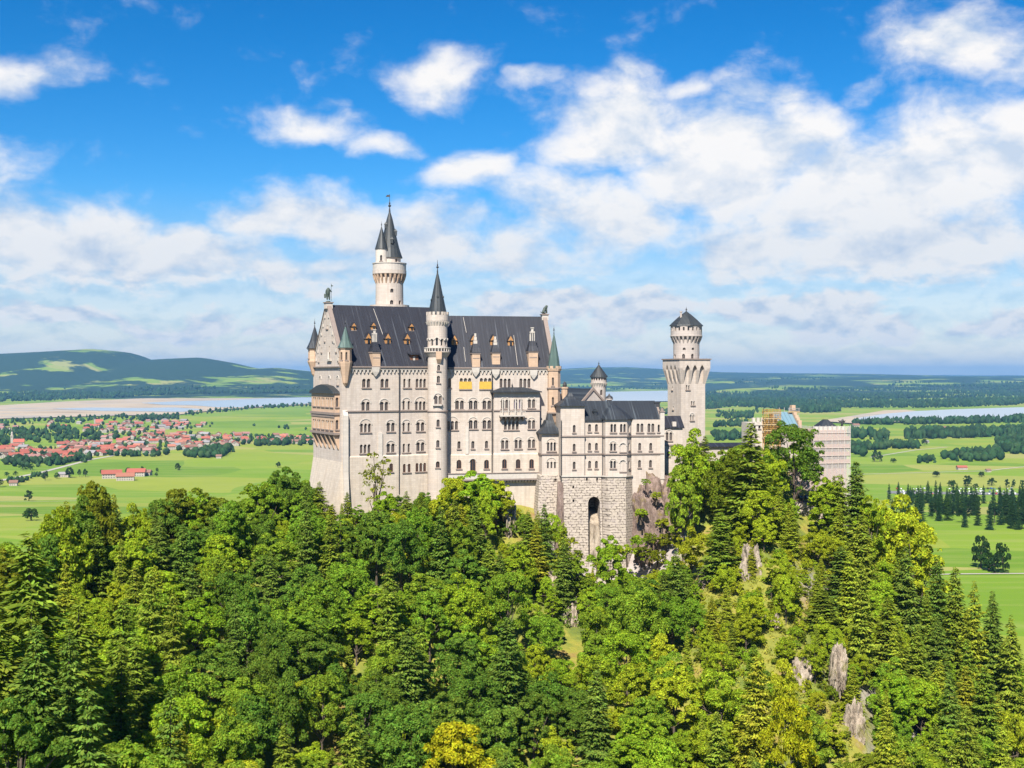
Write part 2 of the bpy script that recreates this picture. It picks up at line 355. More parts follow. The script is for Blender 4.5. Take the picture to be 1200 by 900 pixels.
# ------------------------------------------------------------------ terrain
def vnoise(x, y, seed=0):
    x = np.asarray(x, float); y = np.asarray(y, float); xi = np.floor(x); yi = np.floor(y); fx = x - xi; fy = y - yi
    def h(a, b):
        v = np.sin(a*127.1 + b*311.7 + seed*74.7)*43758.5453; return v - np.floor(v)
    sx = fx*fx*(3 - 2*fx); sy = fy*fy*(3 - 2*fy)
    a = h(xi, yi)*(1-sx) + h(xi+1, yi)*sx; b = h(xi, yi+1)*(1-sx) + h(xi+1, yi+1)*sx
    return a*(1-sy) + b*sy - .5
def fbm(x, y, seed=0, o=4):
    r = 0; a = 1
    for i in range(o): r = r + a*vnoise(np.asarray(x)*2**i, np.asarray(y)*2**i, seed+i); a *= .5
    return r
def sst(a, b, x):
    t = np.clip((np.asarray(x, float) - a)/(b - a), 0, 1); return t*t*(3 - 2*t)
# castle hill: control points (photo column, distance, height)
HC = [(400,312,-37),(360,330,-38),(430,316,-38),(450,314,-38),(480,317,-38),(512,320,-38),(535,321,-38),(560,322,-37),(600,318,-37),(640,312,-42),(690,309,-56),(700,316,-57),(680,314,-56),(720,318,-57),(738,320,-56),(662,313,-52),(650,316,-48),(750,310,-56),(690,295,-57),(770,318,-48),(770,300,-54),
      (400,350,-26),(512,360,-24),(600,365,-24),(690,350,-24),(800,350,-24),(820,325,-33),(860,325,-32),(900,330,-30),(945,335,-31),(965,350,-33),(900,370,-26),
      (1010,345,-40),(880,300,-38),(900,285,-42),(850,280,-50),(900,262,-52),(930,245,-60),(1000,236,-66),(960,280,-50),(1000,310,-48),(1060,320,-62),
      (1100,335,-72),(1200,345,-90),(1300,350,-105),(1100,270,-78),(1200,250,-94),(1100,215,-84),(1000,205,-80),(1300,220,-105),
      (800,240,-66),(800,200,-78),(665,272,-57),(660,290,-52),(600,250,-62),(600,195,-77),(500,290,-42),(500,250,-58),(500,195,-76),(400,290,-42),(400,240,-58),(400,190,-74),
      (300,300,-42),(300,250,-52),(300,190,-66),(200,290,-44),(200,240,-50),(200,165,-66),(100,260,-46),(100,200,-54),(150,190,-57),(30,140,-46),(0,200,-47),(-100,200,-48),(-100,140,-44),
      (0,260,-60),(100,300,-66),(-100,300,-80),(200,330,-70),(300,345,-68),(360,365,-62),(0,380,-120),(200,420,-140),(360,440,-130),(100,600,-190),(400,600,-190),
      (500,420,-70),(600,440,-80),(700,430,-70),(800,430,-70),(900,440,-75),(1000,420,-85),(600,600,-190),(800,600,-190),(1000,600,-190),(1000,480,-120),(1100,430,-110),(1200,430,-125),(1300,500,-160),(1250,620,-190),
      (200,110,-62),(400,110,-80),(600,110,-92),(800,110,-96),(1000,110,-98),(1300,110,-110),(-200,80,-52),(600,40,-110),(-400,420,-150),(1600,400,-140),(-300,700,-195),(600,760,-200),(1400,760,-200),
      (0,760,-200)]
_hp = np.array([((u-600)/FPX*Y, Y) for u, Y, z in HC]); _hz = np.array([z for *_, z in HC], float)
_d = np.linalg.norm(_hp[:, None] - _hp[None], axis=2) + np.eye(len(_hp))*.0
_A = np.zeros((len(_hp)+3,)*2); _A[:len(_hp), :len(_hp)] = _d + np.eye(len(_hp))*.6
_A[:len(_hp), -3:] = np.c_[np.ones(len(_hp)), _hp]; _A[-3:, :len(_hp)] = _A[:len(_hp), -3:].T
_w = np.linalg.solve(_A, np.r_[_hz, 0, 0, 0])
def Hn(X, Y):
    X = np.atleast_1d(np.asarray(X, float)); Y = np.atleast_1d(np.asarray(Y, float)); sh = X.shape; P = np.c_[X.ravel(), Y.ravel()]; out = np.empty(len(P))
    for i in range(0, len(P), 4000):
        q = P[i:i+4000]; d = np.linalg.norm(q[:, None] - _hp[None], axis=2); out[i:i+4000] = d @ _w[:-3] + _w[-3] + q @ _w[-2:]
    z = out.reshape(sh); rough = sst(420, 330, Y)
    return z + fbm(X/14, Y/14, 3)*2.2*rough + fbm(X/4, Y/4, 9, 2)*.8*rough
RIDGE1 = np.array([(-500,432),(-300,428),(-100,418),(0,415),(60,412),(110,409),(150,413),(168,423),(190,421),(235,419),(270,425),(300,432),(325,431),(370,436),(450,444),(560,452)], float)
RIDGE2 = np.array([(-500,440),(380,444),(560,440),(640,433),(690,430.5),(735,430),(790,433),(840,436),(900,437),(1000,438),(1100,440.5),(1250,441),(1700,440)], float)
def Hv(X, Y):
    X = np.asarray(X, float); Y = np.asarray(Y, float); u = 600 + FPX*X/Y
    z = -180 + 50*sst(2000, 1000, Y) + 0*X
    z = z + fbm(X/900, Y/900, 21, 2)*6*sst(700, 1500, Y)*sst(9000, 3000, Y)
    st = np.interp(u, [300, 420, 790, 860], [16000, 15500, 15500, 7600])
    rise = sst(0, 1, (Y - st)/(24000 - st)); z = z + rise*150
    hill = np.clip((Y - st)/4000, 0, 1)
    z = z + fbm(X/2600 + 4, Y/2600, 33, 4)*(95*hill)
    r1 = (HZ - np.interp(600 + FPX*X/14500, RIDGE1[:, 0], RIDGE1[:, 1]))/FPX*14500
    fall = np.where(Y < 14500, np.exp(-((Y - 14500)/2300)**2), np.exp(-((Y - 14500)/2200)**2))
    left = sst(560, 430, 600 + FPX*X/14500)
    z = np.where(r1 > -170, z + left*fall*(r1 - z + fbm(X/700, Y/700, 51, 3)*28*(1 - fall**6)), z)
    r2 = (HZ - np.interp(600 + FPX*X/26000, RIDGE2[:, 0], RIDGE2[:, 1]))/FPX*26000
    f2 = np.exp(-((Y - 26000)/3500)**2); z = z + f2*(r2 - z)*.97
    return z
def ground_at(u, py):
    """The valley point that shows at a photo position."""
    Y = 2500.0; m = (HZ - py)/FPX; k = (u - 600)/FPX
    for _ in range(40):
        Yn = float(Hv(k*Y, Y))/m; Y = .5*Y + .5*max(600., min(Yn, 30000.))
    return k*Y, Y, float(Hv(k*Y, Y))

def ground_at_np(u, py):
    Y = np.full(len(u), 2500.); m = (HZ - py)/FPX; k = (u - 600)/FPX
    for _ in range(40): Y = .5*Y + .5*np.clip(Hv(k*Y, Y)/m, 600., 30000.)
    return k*Y, Y, Hv(k*Y, Y)
def ground_material():
    m, nt, b = mat('forest_floor'); o = objc(nt); g = N(nt, 'ShaderNodeNewGeometry'); s = N(nt, 'ShaderNodeSeparateXYZ'); L(nt, g.outputs['Normal'], s.inputs[0])
    n = nz(nt, o, .12, 6, .6); n2 = nz(nt, o, .8, 5, .65)
    c = ramp(nt, n, [(.30, (.06, .095, .014)), (.44, (.14, .17, .02)), (.56, (.24, .225, .03)), (.68, (.22, .14, .045))])
    rk = mixc(nt, n2, (.16, .13, .12), (.50, .44, .40))
    f = N(nt, 'ShaderNodeMapRange', ins={1: .80, 2: .66, 3: 0, 4: 1}); L(nt, M_(nt, 'ADD', s.outputs[2], M_(nt, 'MULTIPLY', M_(nt, 'SUBTRACT', n2, .5), .25)), f.inputs[0])
    c = mixc(nt, f.outputs[0], c, rk); L(nt, c, b.inputs['Base Color']); b.inputs['Roughness'].default_value = .95; bump(nt, n2, b, 1, .5)
    return m
xs = np.arange(-260, 380, 3.2); ys = np.arange(36, 760, 3.2); GX, GY = np.meshgrid(xs, ys); GZ = Hn(GX, GY)
def gridfaces(nx, ny):
    i = np.arange(nx*ny).reshape(ny, nx); return np.stack([i[:-1, :-1].ravel(), i[:-1, 1:].ravel(), i[1:, 1:].ravel(), i[1:, :-1].ravel()], 1)
struct('castle_hill_terrain', npmesh('castle_hill_terrain', np.c_[GX.ravel(), GY.ravel(), GZ.ravel()], gridfaces(len(xs), len(ys)), ground_material(), smooth=True))

def valley_material():
    m, nt, b = mat('valley_meadows'); o = objc(nt)
    st = N(nt, 'ShaderNodeVectorMath', operation='MULTIPLY'); L(nt, o, st.inputs[0]); st.inputs[1].default_value = (.0030, .0052, 0)
    wn = nz(nt, o, .0025, 2, .5, 1); wv = N(nt, 'ShaderNodeVectorMath', operation='MULTIPLY_ADD'); L(nt, wn, wv.inputs[0]); wv.inputs[1].default_value = (.5, .5, 0); L(nt, st.outputs[0], wv.inputs[2])
    vo = N(nt, 'ShaderNodeTexVoronoi', feature='F1', ins={'Scale': 1.0}); L(nt, wv.outputs[0], vo.inputs['Vector'])
    sp = N(nt, 'ShaderNodeSeparateColor'); L(nt, vo.outputs['Color'], sp.inputs[0])
    fld = ramp(nt, sp.outputs[0], [(0, (.115, .205, .015)), (.3, (.155, .25, .018)), (.55, (.195, .275, .022)), (.8, (.255, .285, .035)), (.95, (.32, .295, .09))])
    n = nz(nt, o, .012, 5, .6); fld = mixc(nt, M_(nt, 'MULTIPLY', n, .45), fld, (.075, .15, .02))
    tr = N(nt, 'ShaderNodeVectorMath', operation='MULTIPLY'); L(nt, o, tr.inputs[0]); tr.inputs[1].default_value = (.006, .05, 0)
    n3 = nz(nt, tr.outputs[0], 1, 3, .6); fld = mixc(nt, M_(nt, 'MULTIPLY', M_(nt, 'SUBTRACT', n3, .47, clamp=True), 2.6, clamp=True), fld, (.24, .27, .07))
    # woods far away: below about five pixels a tree, a forest canopy reads as a dark cover of the hills
    w1 = nz(nt, o, .0010, 6, .62); s = N(nt, 'ShaderNodeSeparateXYZ'); L(nt, o, s.inputs[0])
    far = N(nt, 'ShaderNodeMapRange', ins={1: 7800, 2: 9800, 3: -.5, 4: .055}); L(nt, s.outputs[1], far.inputs[0])
    hi = N(nt, 'ShaderNodeMapRange', ins={1: -160, 2: 150, 3: 0, 4: .085}); L(nt, s.outputs[2], hi.inputs[0])
    wf = M_(nt, 'MULTIPLY', M_(nt, 'SUBTRACT', M_(nt, 'ADD', M_(nt, 'ADD', w1, far.outputs[0]), hi.outputs[0]), .5, clamp=True), 30, clamp=True)
    n4 = nz(nt, o, .02, 4, .7); wood = mixc(nt, n4, (.012, .028, .016), (.03, .058, .024))
    c = mixc(nt, wf, fld, wood); L(nt, c, b.inputs['Base Color']); b.inputs['Roughness'].default_value = .95; b.inputs['Specular IOR Level'].default_value = .1
    return m
tn = np.linspace(-.75, .75, 260); yy = np.geomspace(430, 62000, 330); TX, TY = np.meshgrid(tn, yy); VX = TX*TY
struct('valley_ground', npmesh('valley_ground', np.c_[VX.ravel(), TY.ravel(), Hv(VX, TY).ravel()], gridfaces(260, 330), valley_material(), smooth=True))

LAKES = []
def sheet(name, pts, z, mtl, thick=0):
    """A level sheet over the valley from photo outline points that lie at height z."""
    v = []; LAKES.append(pts)
    for u, py in pts:
        Y = z*FPX/(HZ - py); v.append(((u - 600)/FPX*Y, Y, z))
    me = bpy.data.meshes.new(name); me.from_pydata(v, [], [tuple(range(len(v)))]); me.materials.append(mtl); me.update()
    return struct(name, me)
def water(name, col):
    m, nt, b = mat(name); b.inputs['Base Color'].default_value = (*col, 1); b.inputs['Roughness'].default_value = .3; b.inputs['Specular IOR Level'].default_value = .35
    n = nz(nt, objc(nt), .02, 4); bump(nt, n, b, .15, 1.0); return m
def mud():
    m, nt, b = mat('dry_lake_bed'); o = objc(nt); st = N(nt, 'ShaderNodeVectorMath', operation='MULTIPLY'); L(nt, o, st.inputs[0]); st.inputs[1].default_value = (.0011, .0022, 0)
    n = nz(nt, st.outputs[0], 1.6, 6, .6)
    c = ramp(nt, n, [(.30, (.21, .15, .09)), (.44, (.37, .285, .185)), (.54, (.42, .335, .23)), (.62, (.28, .255, .215)), (.72, (.37, .29, .18))])
    L(nt, c, b.inputs['Base Color']); b.inputs['Roughness'].default_value = .9; return m
MUD = mud(); WATER = water('lake_water', (.36, .40, .41))
sheet('lake_bed', [(-300,482),(0,475),(65,471),(160,467),(308,464),(520,461.5),(700,460),(700,470),(520,472),(364,473.5),(324,476),(262,479.5),(210,485.5),(130,487),(0,490.5),(-300,496)], -175.5, MUD)
sheet('lake_water', [(165,472),(215,470),(260,469),(320,466.5),(364,465.3),(520,462.5),(640,460.5),(792,457.5),(792,470),(640,471),(520,471),(364,472.5),(330,475),(290,477),(255,477.2),(225,474.8),(190,474.2)], -174.7, WATER)
sheet('lake_shallows', [(60,479),(110,477.5),(160,478),(205,477.4),(240,479.4),(215,482.5),(170,482),(120,481.5)], -174.7, WATER)
sheet('eastern_lake_bed', [(960,493),(1000,487),(1035,481),(1060,480),(1100,484),(1060,494),(1000,496)], -174.9, MUD)
sheet('eastern_lake_water', [(1000,490.5),(1040,484.5),(1075,481.5),(1120,479.5),(1200,477),(1500,474),(1500,486),(1200,489),(1184,491.5),(1073,494),(1020,493)], -173.6, WATER)

def strip(name, pts, w, mtl, dz=.35):
    P = [ground_at(*p) for p in pts]; Q = []
    for a, b in zip(P[:-1], P[1:]):
        n = max(2, int(math.dist(a[:2], b[:2])/30))
        for i in range(n): Q.append((a[0]+(b[0]-a[0])*i/n, a[1]+(b[1]-a[1])*i/n))
    Q.append(P[-1][:2]); Q = np.array(Q); T = np.gradient(Q, axis=0); T /= np.linalg.norm(T, axis=1)[:, None]; Nn = np.c_[-T[:, 1], T[:, 0]]
    A = Q + Nn*w/2; B = Q - Nn*w/2; V = np.vstack([np.c_[A, Hv(A[:, 0], A[:, 1])+dz], np.c_[B, Hv(B[:, 0], B[:, 1])+dz]]); n = len(Q)
    F = [(i, i+1, n+i+1, n+i) for i in range(n-1)]
    return struct(name, npmesh(name, V, F, mtl))
ROAD = plain('pale_gravel_road', (.50, .46, .39), .95, .1, .05)
strip('valley_road', [(-40,572),(7,562),(49,553.5),(78,546),(105,539),(150,531),(200,528)], 11, ROAD)
strip('field_path', [(-60,588.5),(0,588.3),(52,588),(120,586)], 5, ROAD)
strip('meadow_path', [(1005,556),(1060,554.5),(1156,552),(1200,547),(1300,538)], 6, ROAD)
strip('farm_path', [(1020,536),(1033,534),(1073,527.4),(1110,524)], 7, ROAD)
strip('lower_path', [(1080,674),(1127,673),(1200,672.5),(1300,671)], 3.5, ROAD)
strip('car_park', [(1040,577),(1100,578),(1195,579)], 46, plain('grey_asphalt', (.22, .22, .22), .9, .1, .05), .4)

# ------------------------------------------------------------------ wall openings and windows
def arc(a, z, r, n=6): return [(a + r*math.cos(math.pi*i/n), z + r*math.sin(math.pi*i/n)) for i in range(n+1)]
def outline(a, z0, w, h, kind):
    r = w/2
    if kind == 'rect': return [(a-r, z0), (a+r, z0), (a+r, z0+h), (a-r, z0+h)]
    if kind == 'point':
        zs = z0 + h - w*.9; return [(a-r, z0), (a+r, z0), (a+r, zs), (a+r*.62, zs+w*.5), (a, z0+h), (a-r*.62, zs+w*.5), (a-r, zs)]
    return [(a-r, z0), (a+r, z0)] + arc(a, z0+h-r, r)
def front(y0=0.): return lambda a, d, z: (a, y0 + d, z)
def leftside(x0=0.): return lambda a, d, z: (x0 + d, a, z)
def around(r, phi, cx=0., cy=0.):
    c, s = math.cos(phi), math.sin(phi); return lambda a, d, z: (cx + (r-d)*c - a*s, cy + (r-d)*s + a*c, z)
def plane(p0, p1):
    p0, p1 = Vector(p0), Vector(p1); e = (p1-p0).normalized(); n = Vector((-e.y, e.x)); return lambda a, d, z: (p0.x + e.x*a + n.x*d, p0.y + e.y*a + n.y*d, z)
WMATS = [PALETRIM, WOOD, YELLOW, TRIM]
class Wall:
    """A wall mesh with real recessed openings; windows (with their glass as a child) are set into them."""
    def __init__(s, fr): s.fr = fr; s.mb = MB(); s.cut = MB(); s.ws = []
    def win(s, pos, a, z0, w, h, n=1, kind='arch', hood=False, sill=True, frame=3, depth=.55, gap=.30, blind=False, glassm=None, name='window', label=None):
        lw = (w - (n-1)*gap)/n; wm, pm = MB(), MB()
        for i in range(n):
            c = a - w/2 + lw/2 + i*(lw+gap); o = outline(c, z0, lw, h, kind)
            s.cut.loft([[pos(x, -.7, z) for x, z in o], [pos(x, depth, z) for x, z in o]])
            k = .86; cz = z0 + h/2; inn = [(c + (x-c)*.80, cz + (z-cz)*.90) for x, z in o]
            m = len(o)
            wm.add([pos(x, depth-.16, z) for x, z in o] + [pos(x, depth-.16, z) for x, z in inn], [(j, (j+1) % m, m+(j+1) % m, m+j) for j in range(m)], frame)
            pm.add([pos(x, depth-.05, z) for x, z in o], [tuple(range(m))])
            if lw > .62: wm.loft([[pos(c-.05, depth-.2, z0), pos(c+.05, depth-.2, z0), pos(c+.05, depth-.12, z0), pos(c-.05, depth-.12, z0)], [pos(c-.05, depth-.2, z0+h*.97), pos(c+.05, depth-.2, z0+h*.97), pos(c+.05, depth-.12, z0+h*.97), pos(c-.05, depth-.12, z0+h*.97)]], frame)
            if blind:
                q = [(c-lw/2-.16, z0+.02), (c+lw/2+.16, z0+.02), (c+lw/2+.16, z0+h*.68), (c-lw/2-.16, z0+h*.68)]
                wm.loft([[pos(x, -.12, z) for x, z in q], [pos(x, -.02, z) for x, z in q]], 2)
        def bar(a0, a1, d0, d1, zz0, zz1, mt=0):
            wm.loft([[pos(a0,d0,zz0), pos(a1,d0,zz0), pos(a1,d1,zz0), pos(a0,d1,zz0)], [pos(a0,d0,zz1), pos(a1,d0,zz1), pos(a1,d1,zz1), pos(a0,d1,zz1)]], mt)
        if sill: bar(a-w/2-.22, a+w/2+.22, -.24, .1, z0-.26, z0-.012, 3)
        if n > 1:
            for i in range(n-1):
                c = a - w/2 + (i+1)*(lw+gap) - gap/2; bar(c-.10, c+.10, -.05, .06, z0, z0+h-lw/2)
                bar(c-.17, c+.17, -.09, .05, z0+h-lw/2-.02, z0+h-lw/2+.2)
        if hood:
            r0 = w/2 + .12; r1 = r0 + .24; zc = z0 + h - lw*.5 if n > 1 else z0 + h - w/2; k = 10
            for i in range(k):
                t0, t1 = math.pi*i/k, math.pi*(i+1)/k
                q = [(a+r*math.cos(t), zc+r*math.sin(t)*.92) for r, t in ((r0,t0),(r1,t0),(r1,t1),(r0,t1))]
                wm.loft([[pos(x, -.13, z) for x, z in q], [pos(x, .04, z) for x, z in q]], 0)
        s.ws.append((name, wm, pm, glassm or GLASS, label))
    def fwin(s, u, py, hp, n=1, wp=None, off=0., face='front', **kw):
        """A window centred at a photo position on the front (or left) face."""
        if face == 'front':
            a, z = s.fr.at(u, py, off); sc = (s.fr.O.y + s.fr.n.y*off + s.fr.e.y*a)/FPX; pos = front(off)
        else:
            a, z = s.fr.atL(u, py, off); sc = (s.fr.O.y + s.fr.n.y*a)/FPX; pos = leftside(off)
        w = (wp or {1: 4.6, 2: 10.2, 3: 13.2, 4: 17.5}[n])*sc; h = hp*sc
        s.win(pos, a, z-h/2, w, h, n, **kw)
    def build(s, name, mats, parent, fr=None, wins=True, label=None):
        o = obj(name, s.mb, mats, parent, s.fr)
        if label: o['label'] = label
        if s.cut.v:
            me = s.cut.mesh('cut', [STONE]); c = bpy.data.objects.new('cut', me); COL.objects.link(c); c.matrix_world = WM[o.name]
            o2 = bpy.data.objects.new('tmp', o.data); COL.objects.link(o2); o2.matrix_world = WM[o.name]
            b = o2.modifiers.new('b', 'BOOLEAN'); b.operation = 'DIFFERENCE'; b.object = c; b.solver = 'EXACT'; b.use_hole_tolerant = False
            dg = bpy.context.evaluated_depsgraph_get(); new = bpy.data.meshes.new_from_object(o2.evaluated_get(dg))
            if len(new.polygons) > len(o.data.polygons)*.5: new.name = name; o.data = new
            bpy.data.objects.remove(o2); bpy.data.objects.remove(c); bpy.data.meshes.remove(me)
        if wins:
            for nm, wm, pm, gm, lb in s.ws:
                w = obj(nm, wm, WMATS, o if wins == 'sub' else parent, s.fr)
                if lb: w['label'] = lb
                if wins == 'sub':                      # third level already: glass joins the window's own mesh
                    m2 = MB(); m2.v, m2.f, m2.m = list(wm.v), list(wm.f), list(wm.m); m2.add(pm.v, pm.f, 4); w.data = m2.mesh(nm, WMATS + [gm])
                else: obj('pane', pm, gm, w, s.fr)
        return o

def corbels(mb, x0, x1, y, z, step=1.0, h=.9, dpt=.35, m=0):
    """Frieze of small pendent arches under an eave: a band with triangular teeth."""
    mb.box(x0, x1, y-dpt, y-.003, z-h*.35, z, m); n = max(1, int((x1-x0)/step)); st = (x1-x0)/n
    for i in range(n):
        c = x0 + st*(i+.5); mb.prism([(c-st*.34, z-h*.35), (c+st*.34, z-h*.35), (c+st*.1, z-h), (c-st*.1, z-h)], 'y', y-dpt*.8, y-.003, m)
def finial(mb, x, y, z, h, m=0, r=.1):
    mb.lathe(x, y, [(r*1.6, z-.3), (r, z+h*.15), (r*.5, z+h*.25), (r*2.4, z+h*.33), (r*2.4, z+h*.4), (r*.6, z+h*.47), (r*1.5, z+h*.56), (r*.5, z+h*.65), (r*.3, z+h)], 8, m)
def gable_roof(mb, x0, x1, y0, y1, ze, zr, t=.45, ov=.5, m=0):
    """Two roof slabs meeting at a ridge along x."""
    ym = (y0+y1)/2; sl = (zr-ze)/(ym-y0)
    mb.prism([(y0-ov, ze-ov*sl), (ym, zr), (y1+ov, ze-ov*sl), (y1+ov, ze-ov*sl+t), (ym, zr+t*1.15), (y0-ov, ze-ov*sl+t)], 'x', x0, x1, m)
def hip(mb, x0, x1, y0, y1, ze, zt, rx, ry, ov=.4, t=.3, conc=0., m=0):
    """Hipped roof with an eave slab; conc pulls the middle of the slopes in (bell-cast)."""
    cx, cy2 = (x0+x1)/2, (y0+y1)/2; R0 = [(x0-ov,y0-ov),(x1+ov,y0-ov),(x1+ov,y1+ov),(x0-ov,y1+ov)]; R1 = [(cx-rx,cy2-ry),(cx+rx,cy2-ry),(cx+rx,cy2+ry),(cx-rx,cy2+ry)]
    rings = [[(a,b,ze) for a,b in R0], [(a,b,ze+t) for a,b in R0]]
    for k in (.25, .5, .75, 1.0):
        f = k - conc*math.sin(math.pi*k)*-.35; f = min(1, f); rings.append([(p[0]+(q[0]-p[0])*f, p[1]+(q[1]-p[1])*f, ze+t+(zt-ze-t)*k) for p, q in zip(R0, R1)])
    mb.loft(rings, m)

def dormer(fr, parent, u, py, ze, sl, w=1.3, h=1.7, body=OCHRE, up=0):
    x, y, z = fr.roof(u, py, ze, sl); mb = MB(); dp = h/sl*1.35 + .5
    mb.box(x-w/2, x+w/2, y-.35, y+dp, z-h*.5, z+h*.3)
    mb.prism([(x-w/2-.22, z+h*.26), (x+w/2+.22, z+h*.26), (x, z+h*1.0)], 'y', y-.6, y+dp+.6, 1)
    mb.prism([(x-w/2-.02, z+h*.30), (x+w/2+.02, z+h*.30), (x, z+h*.86)], 'y', y-.64, y-.603, 0)
    mb.prism(outline(x, z-h*.25, w*.36, h*.62, 'arch'), 'y', y-.66, y-.645, 2)
    mb.box(x-w/2-.12, x+w/2+.12, y-.5, y-.36, z-h*.5, z-h*.36, 3)
    return obj('dormer', mb, [body, SLATE, GLASS, TRIM], parent, fr)
def chimney(fr, parent, u, pb, pt, ze, sl, w=2.0, lantern=True, ub=None, eave=False):
    """Tall dormer chimney: stone body rising from the eave, dark hood, small white lantern on top."""
    x, y, z0 = fr.roof(u, pb, ze, sl); Y = fr.O.y + fr.e.y*x + fr.n.y*y; zt = (HZ-pt)/FPX*Y; H = zt - z0; mb = MB()
    b = z0 + H*.36
    mb.box(x-w/2, x+w/2, y-.5, y+2.4, z0-1.2, b); mb.box(x-w/2-.12, x+w/2+.12, y-.62, y+2.5, b-.35, b-.002, 3); mb.box(x-w*.42, x+w*.42, y-.53, y-.5, z0+H*.17, z0+H*.2, 3)
    mb.loft([[(x+sx*w*.56, y+.95+sy*1.7, b) for sx, sy in ((-1,-1),(1,-1),(1,1),(-1,1))], [(x+sx*w*.42, y+.95+sy*1.0, b+H*.14) for sx, sy in ((-1,-1),(1,-1),(1,1),(-1,1))], [(x+sx*w*.30, y+.95+sy*.6, b+H*.28) for sx, sy in ((-1,-1),(1,-1),(1,1),(-1,1))]], 1)
    c = b + H*.28; q = w*.19
    if lantern:
        for sx in (-1, 0, 1):
            for sy in (-1, 1): mb.box(x+sx*q-.1, x+sx*q+.1, y+.95+sy*q-.1, y+.95+sy*q+.1, c, c+H*.22, 2)
        mb.box(x-q*1.3, x+q*1.3, y+.95-q*1.3, y+.95+q*1.3, c+H*.22, c+H*.26, 2); mb.box(x-q*.6, x+q*.6, y+.95-q*.6, y+.95+q*.6, c+H*.262, c+H*.34, 2); mb.box(x-q*.9, x+q*.9, y+.95-q*.9, y+.95+q*.9, c+H*.345, c+H*.37, 2)
    else:
        for k in range(3): mb.box(x-q*(1.2-.3*k), x+q*(1.2-.3*k), y+.95-q*(1.2-.3*k), y+.95+q*(1.2-.3*k), c+H*.11*k, c+H*.11*k+H*.1, 2)
    return obj('chimney', mb, [PEACH, SLATE, PALETRIM, TRIM], parent, fr)

def skin_mesh(name, pts, edges, rad, mats=None, sub=1):
    """One continuous body grown over a skeleton."""
    me = bpy.data.meshes.new(name); me.from_pydata(pts, edges, []); o = bpy.data.objects.new(name, me); COL.objects.link(o)
    sk = o.modifiers.new('s', 'SKIN'); sk.use_smooth_shade = True; o.modifiers.new('u', 'SUBSURF').levels = sub
    for i, r in enumerate(rad):
        v = me.skin_vertices[0].data[i]; v.radius = (r, r) if not isinstance(r, tuple) else r
    me.skin_vertices[0].data[0].use_root = True
    new = bpy.data.meshes.new_from_object(o.evaluated_get(bpy.context.evaluated_depsgraph_get())); bpy.data.objects.remove(o); bpy.data.meshes.remove(me)
    new.name = name
    if mats:
        new.materials.clear()
        for m in mats: new.materials.append(m)
    return new

# ------------------------------------------------------------------ the palace (two long wings meeting at a stair turret)
FL = Fr(400, 318, 27); LL, DL = 26.1, 22.0
ZE, ZR, ZB = 2.2, 17.6, -42.0; SLL = (ZR - ZE)/(DL/2)
pal = root('palace_building', FL, ZB, 'long pale palace with dark steep roofs, gable end and rows of arched windows', 'palace')
W = Wall(FL)
W.mb.prism([(0, ZB), (DL, ZB), (DL, ZE), (DL/2, ZR), (0, ZE)], 'x', 0, LL)
for u, py, n, hood in [(429.3,449,2,0),(450.8,449,2,0),(477,449,2,0),(493.3,449,3,0),(428.6,476,2,1),(450.3,476,2,1),(476.2,475,2,1),(492.8,475.5,3,1),
                       (428.5,501.5,3,1),(458,500.5,2,1),(476.2,500.5,2,1),(492.8,500,2,1),(428,526,3,0),(458,525,2,1),(476.3,525,2,0),(492.8,523.5,2,1),]:
    W.fwin(u, py, 10.5 if n > 1 else 9.5, n, wp=(9.2 if u in (477, 476.2, 476.3) else None), hood=bool(hood), gap=.75 if 475 < u < 478 else .3)
for u, py, n, hp in [(383.5,383,2,4.5),(380.7,397,1,6),(390.4,397,1,6),(377,410,1,6),(386,409,1,7),(394,409.5,1,6),(373.7,421,1,6),(397,421,1,6),(375.5,447,2,8),(386,447,2,8),(396,447,2,8)]:
    W.fwin(u, py, hp, n, wp=6.4 if n == 2 else 2.6, face='left', hood=(hp == 8), gap=.3)
for u, py in [(372,546),(378,546),(390,546)]: W.fwin(u, py, 8, 1, wp=3.2, face='left')
W.build('wall', [STONE], pal)
# stepped batter and buttresses at the foot of the west end
mb = MB()
mb.loft([[(-3.2,-1.4,ZB),(.4,-1.4,ZB),(.4,DL+.5,ZB),(-3.2,DL+.5,ZB)], [(-.02,-.06,-21.5),(.3,-.06,-21.5),(.3,DL+.02,-21.5),(-.02,DL+.02,-21.5)]])
obj('battered_base', mb, [PLINTH], pal, FL)
mb = MB()
x, zt = FL.at(405.5, 487, -.9); mb.prism([(-2.6, ZB), (-1.0, -24), (-.9, zt), (-.02, zt+1.3), (.2, zt+1.3), (.2, ZB)], 'x', x-.62, x+.62); obj('buttress', mb, [WHITE], pal, FL)
mb = MB(); x, zt = FL.at(446, 507, -.4); _, zb = FL.at(446, 533, -.4); mb.box(x-.55, x+.55, -.35, .2, zb-2, zt); obj('buttress', mb, [WHITE], pal, FL)
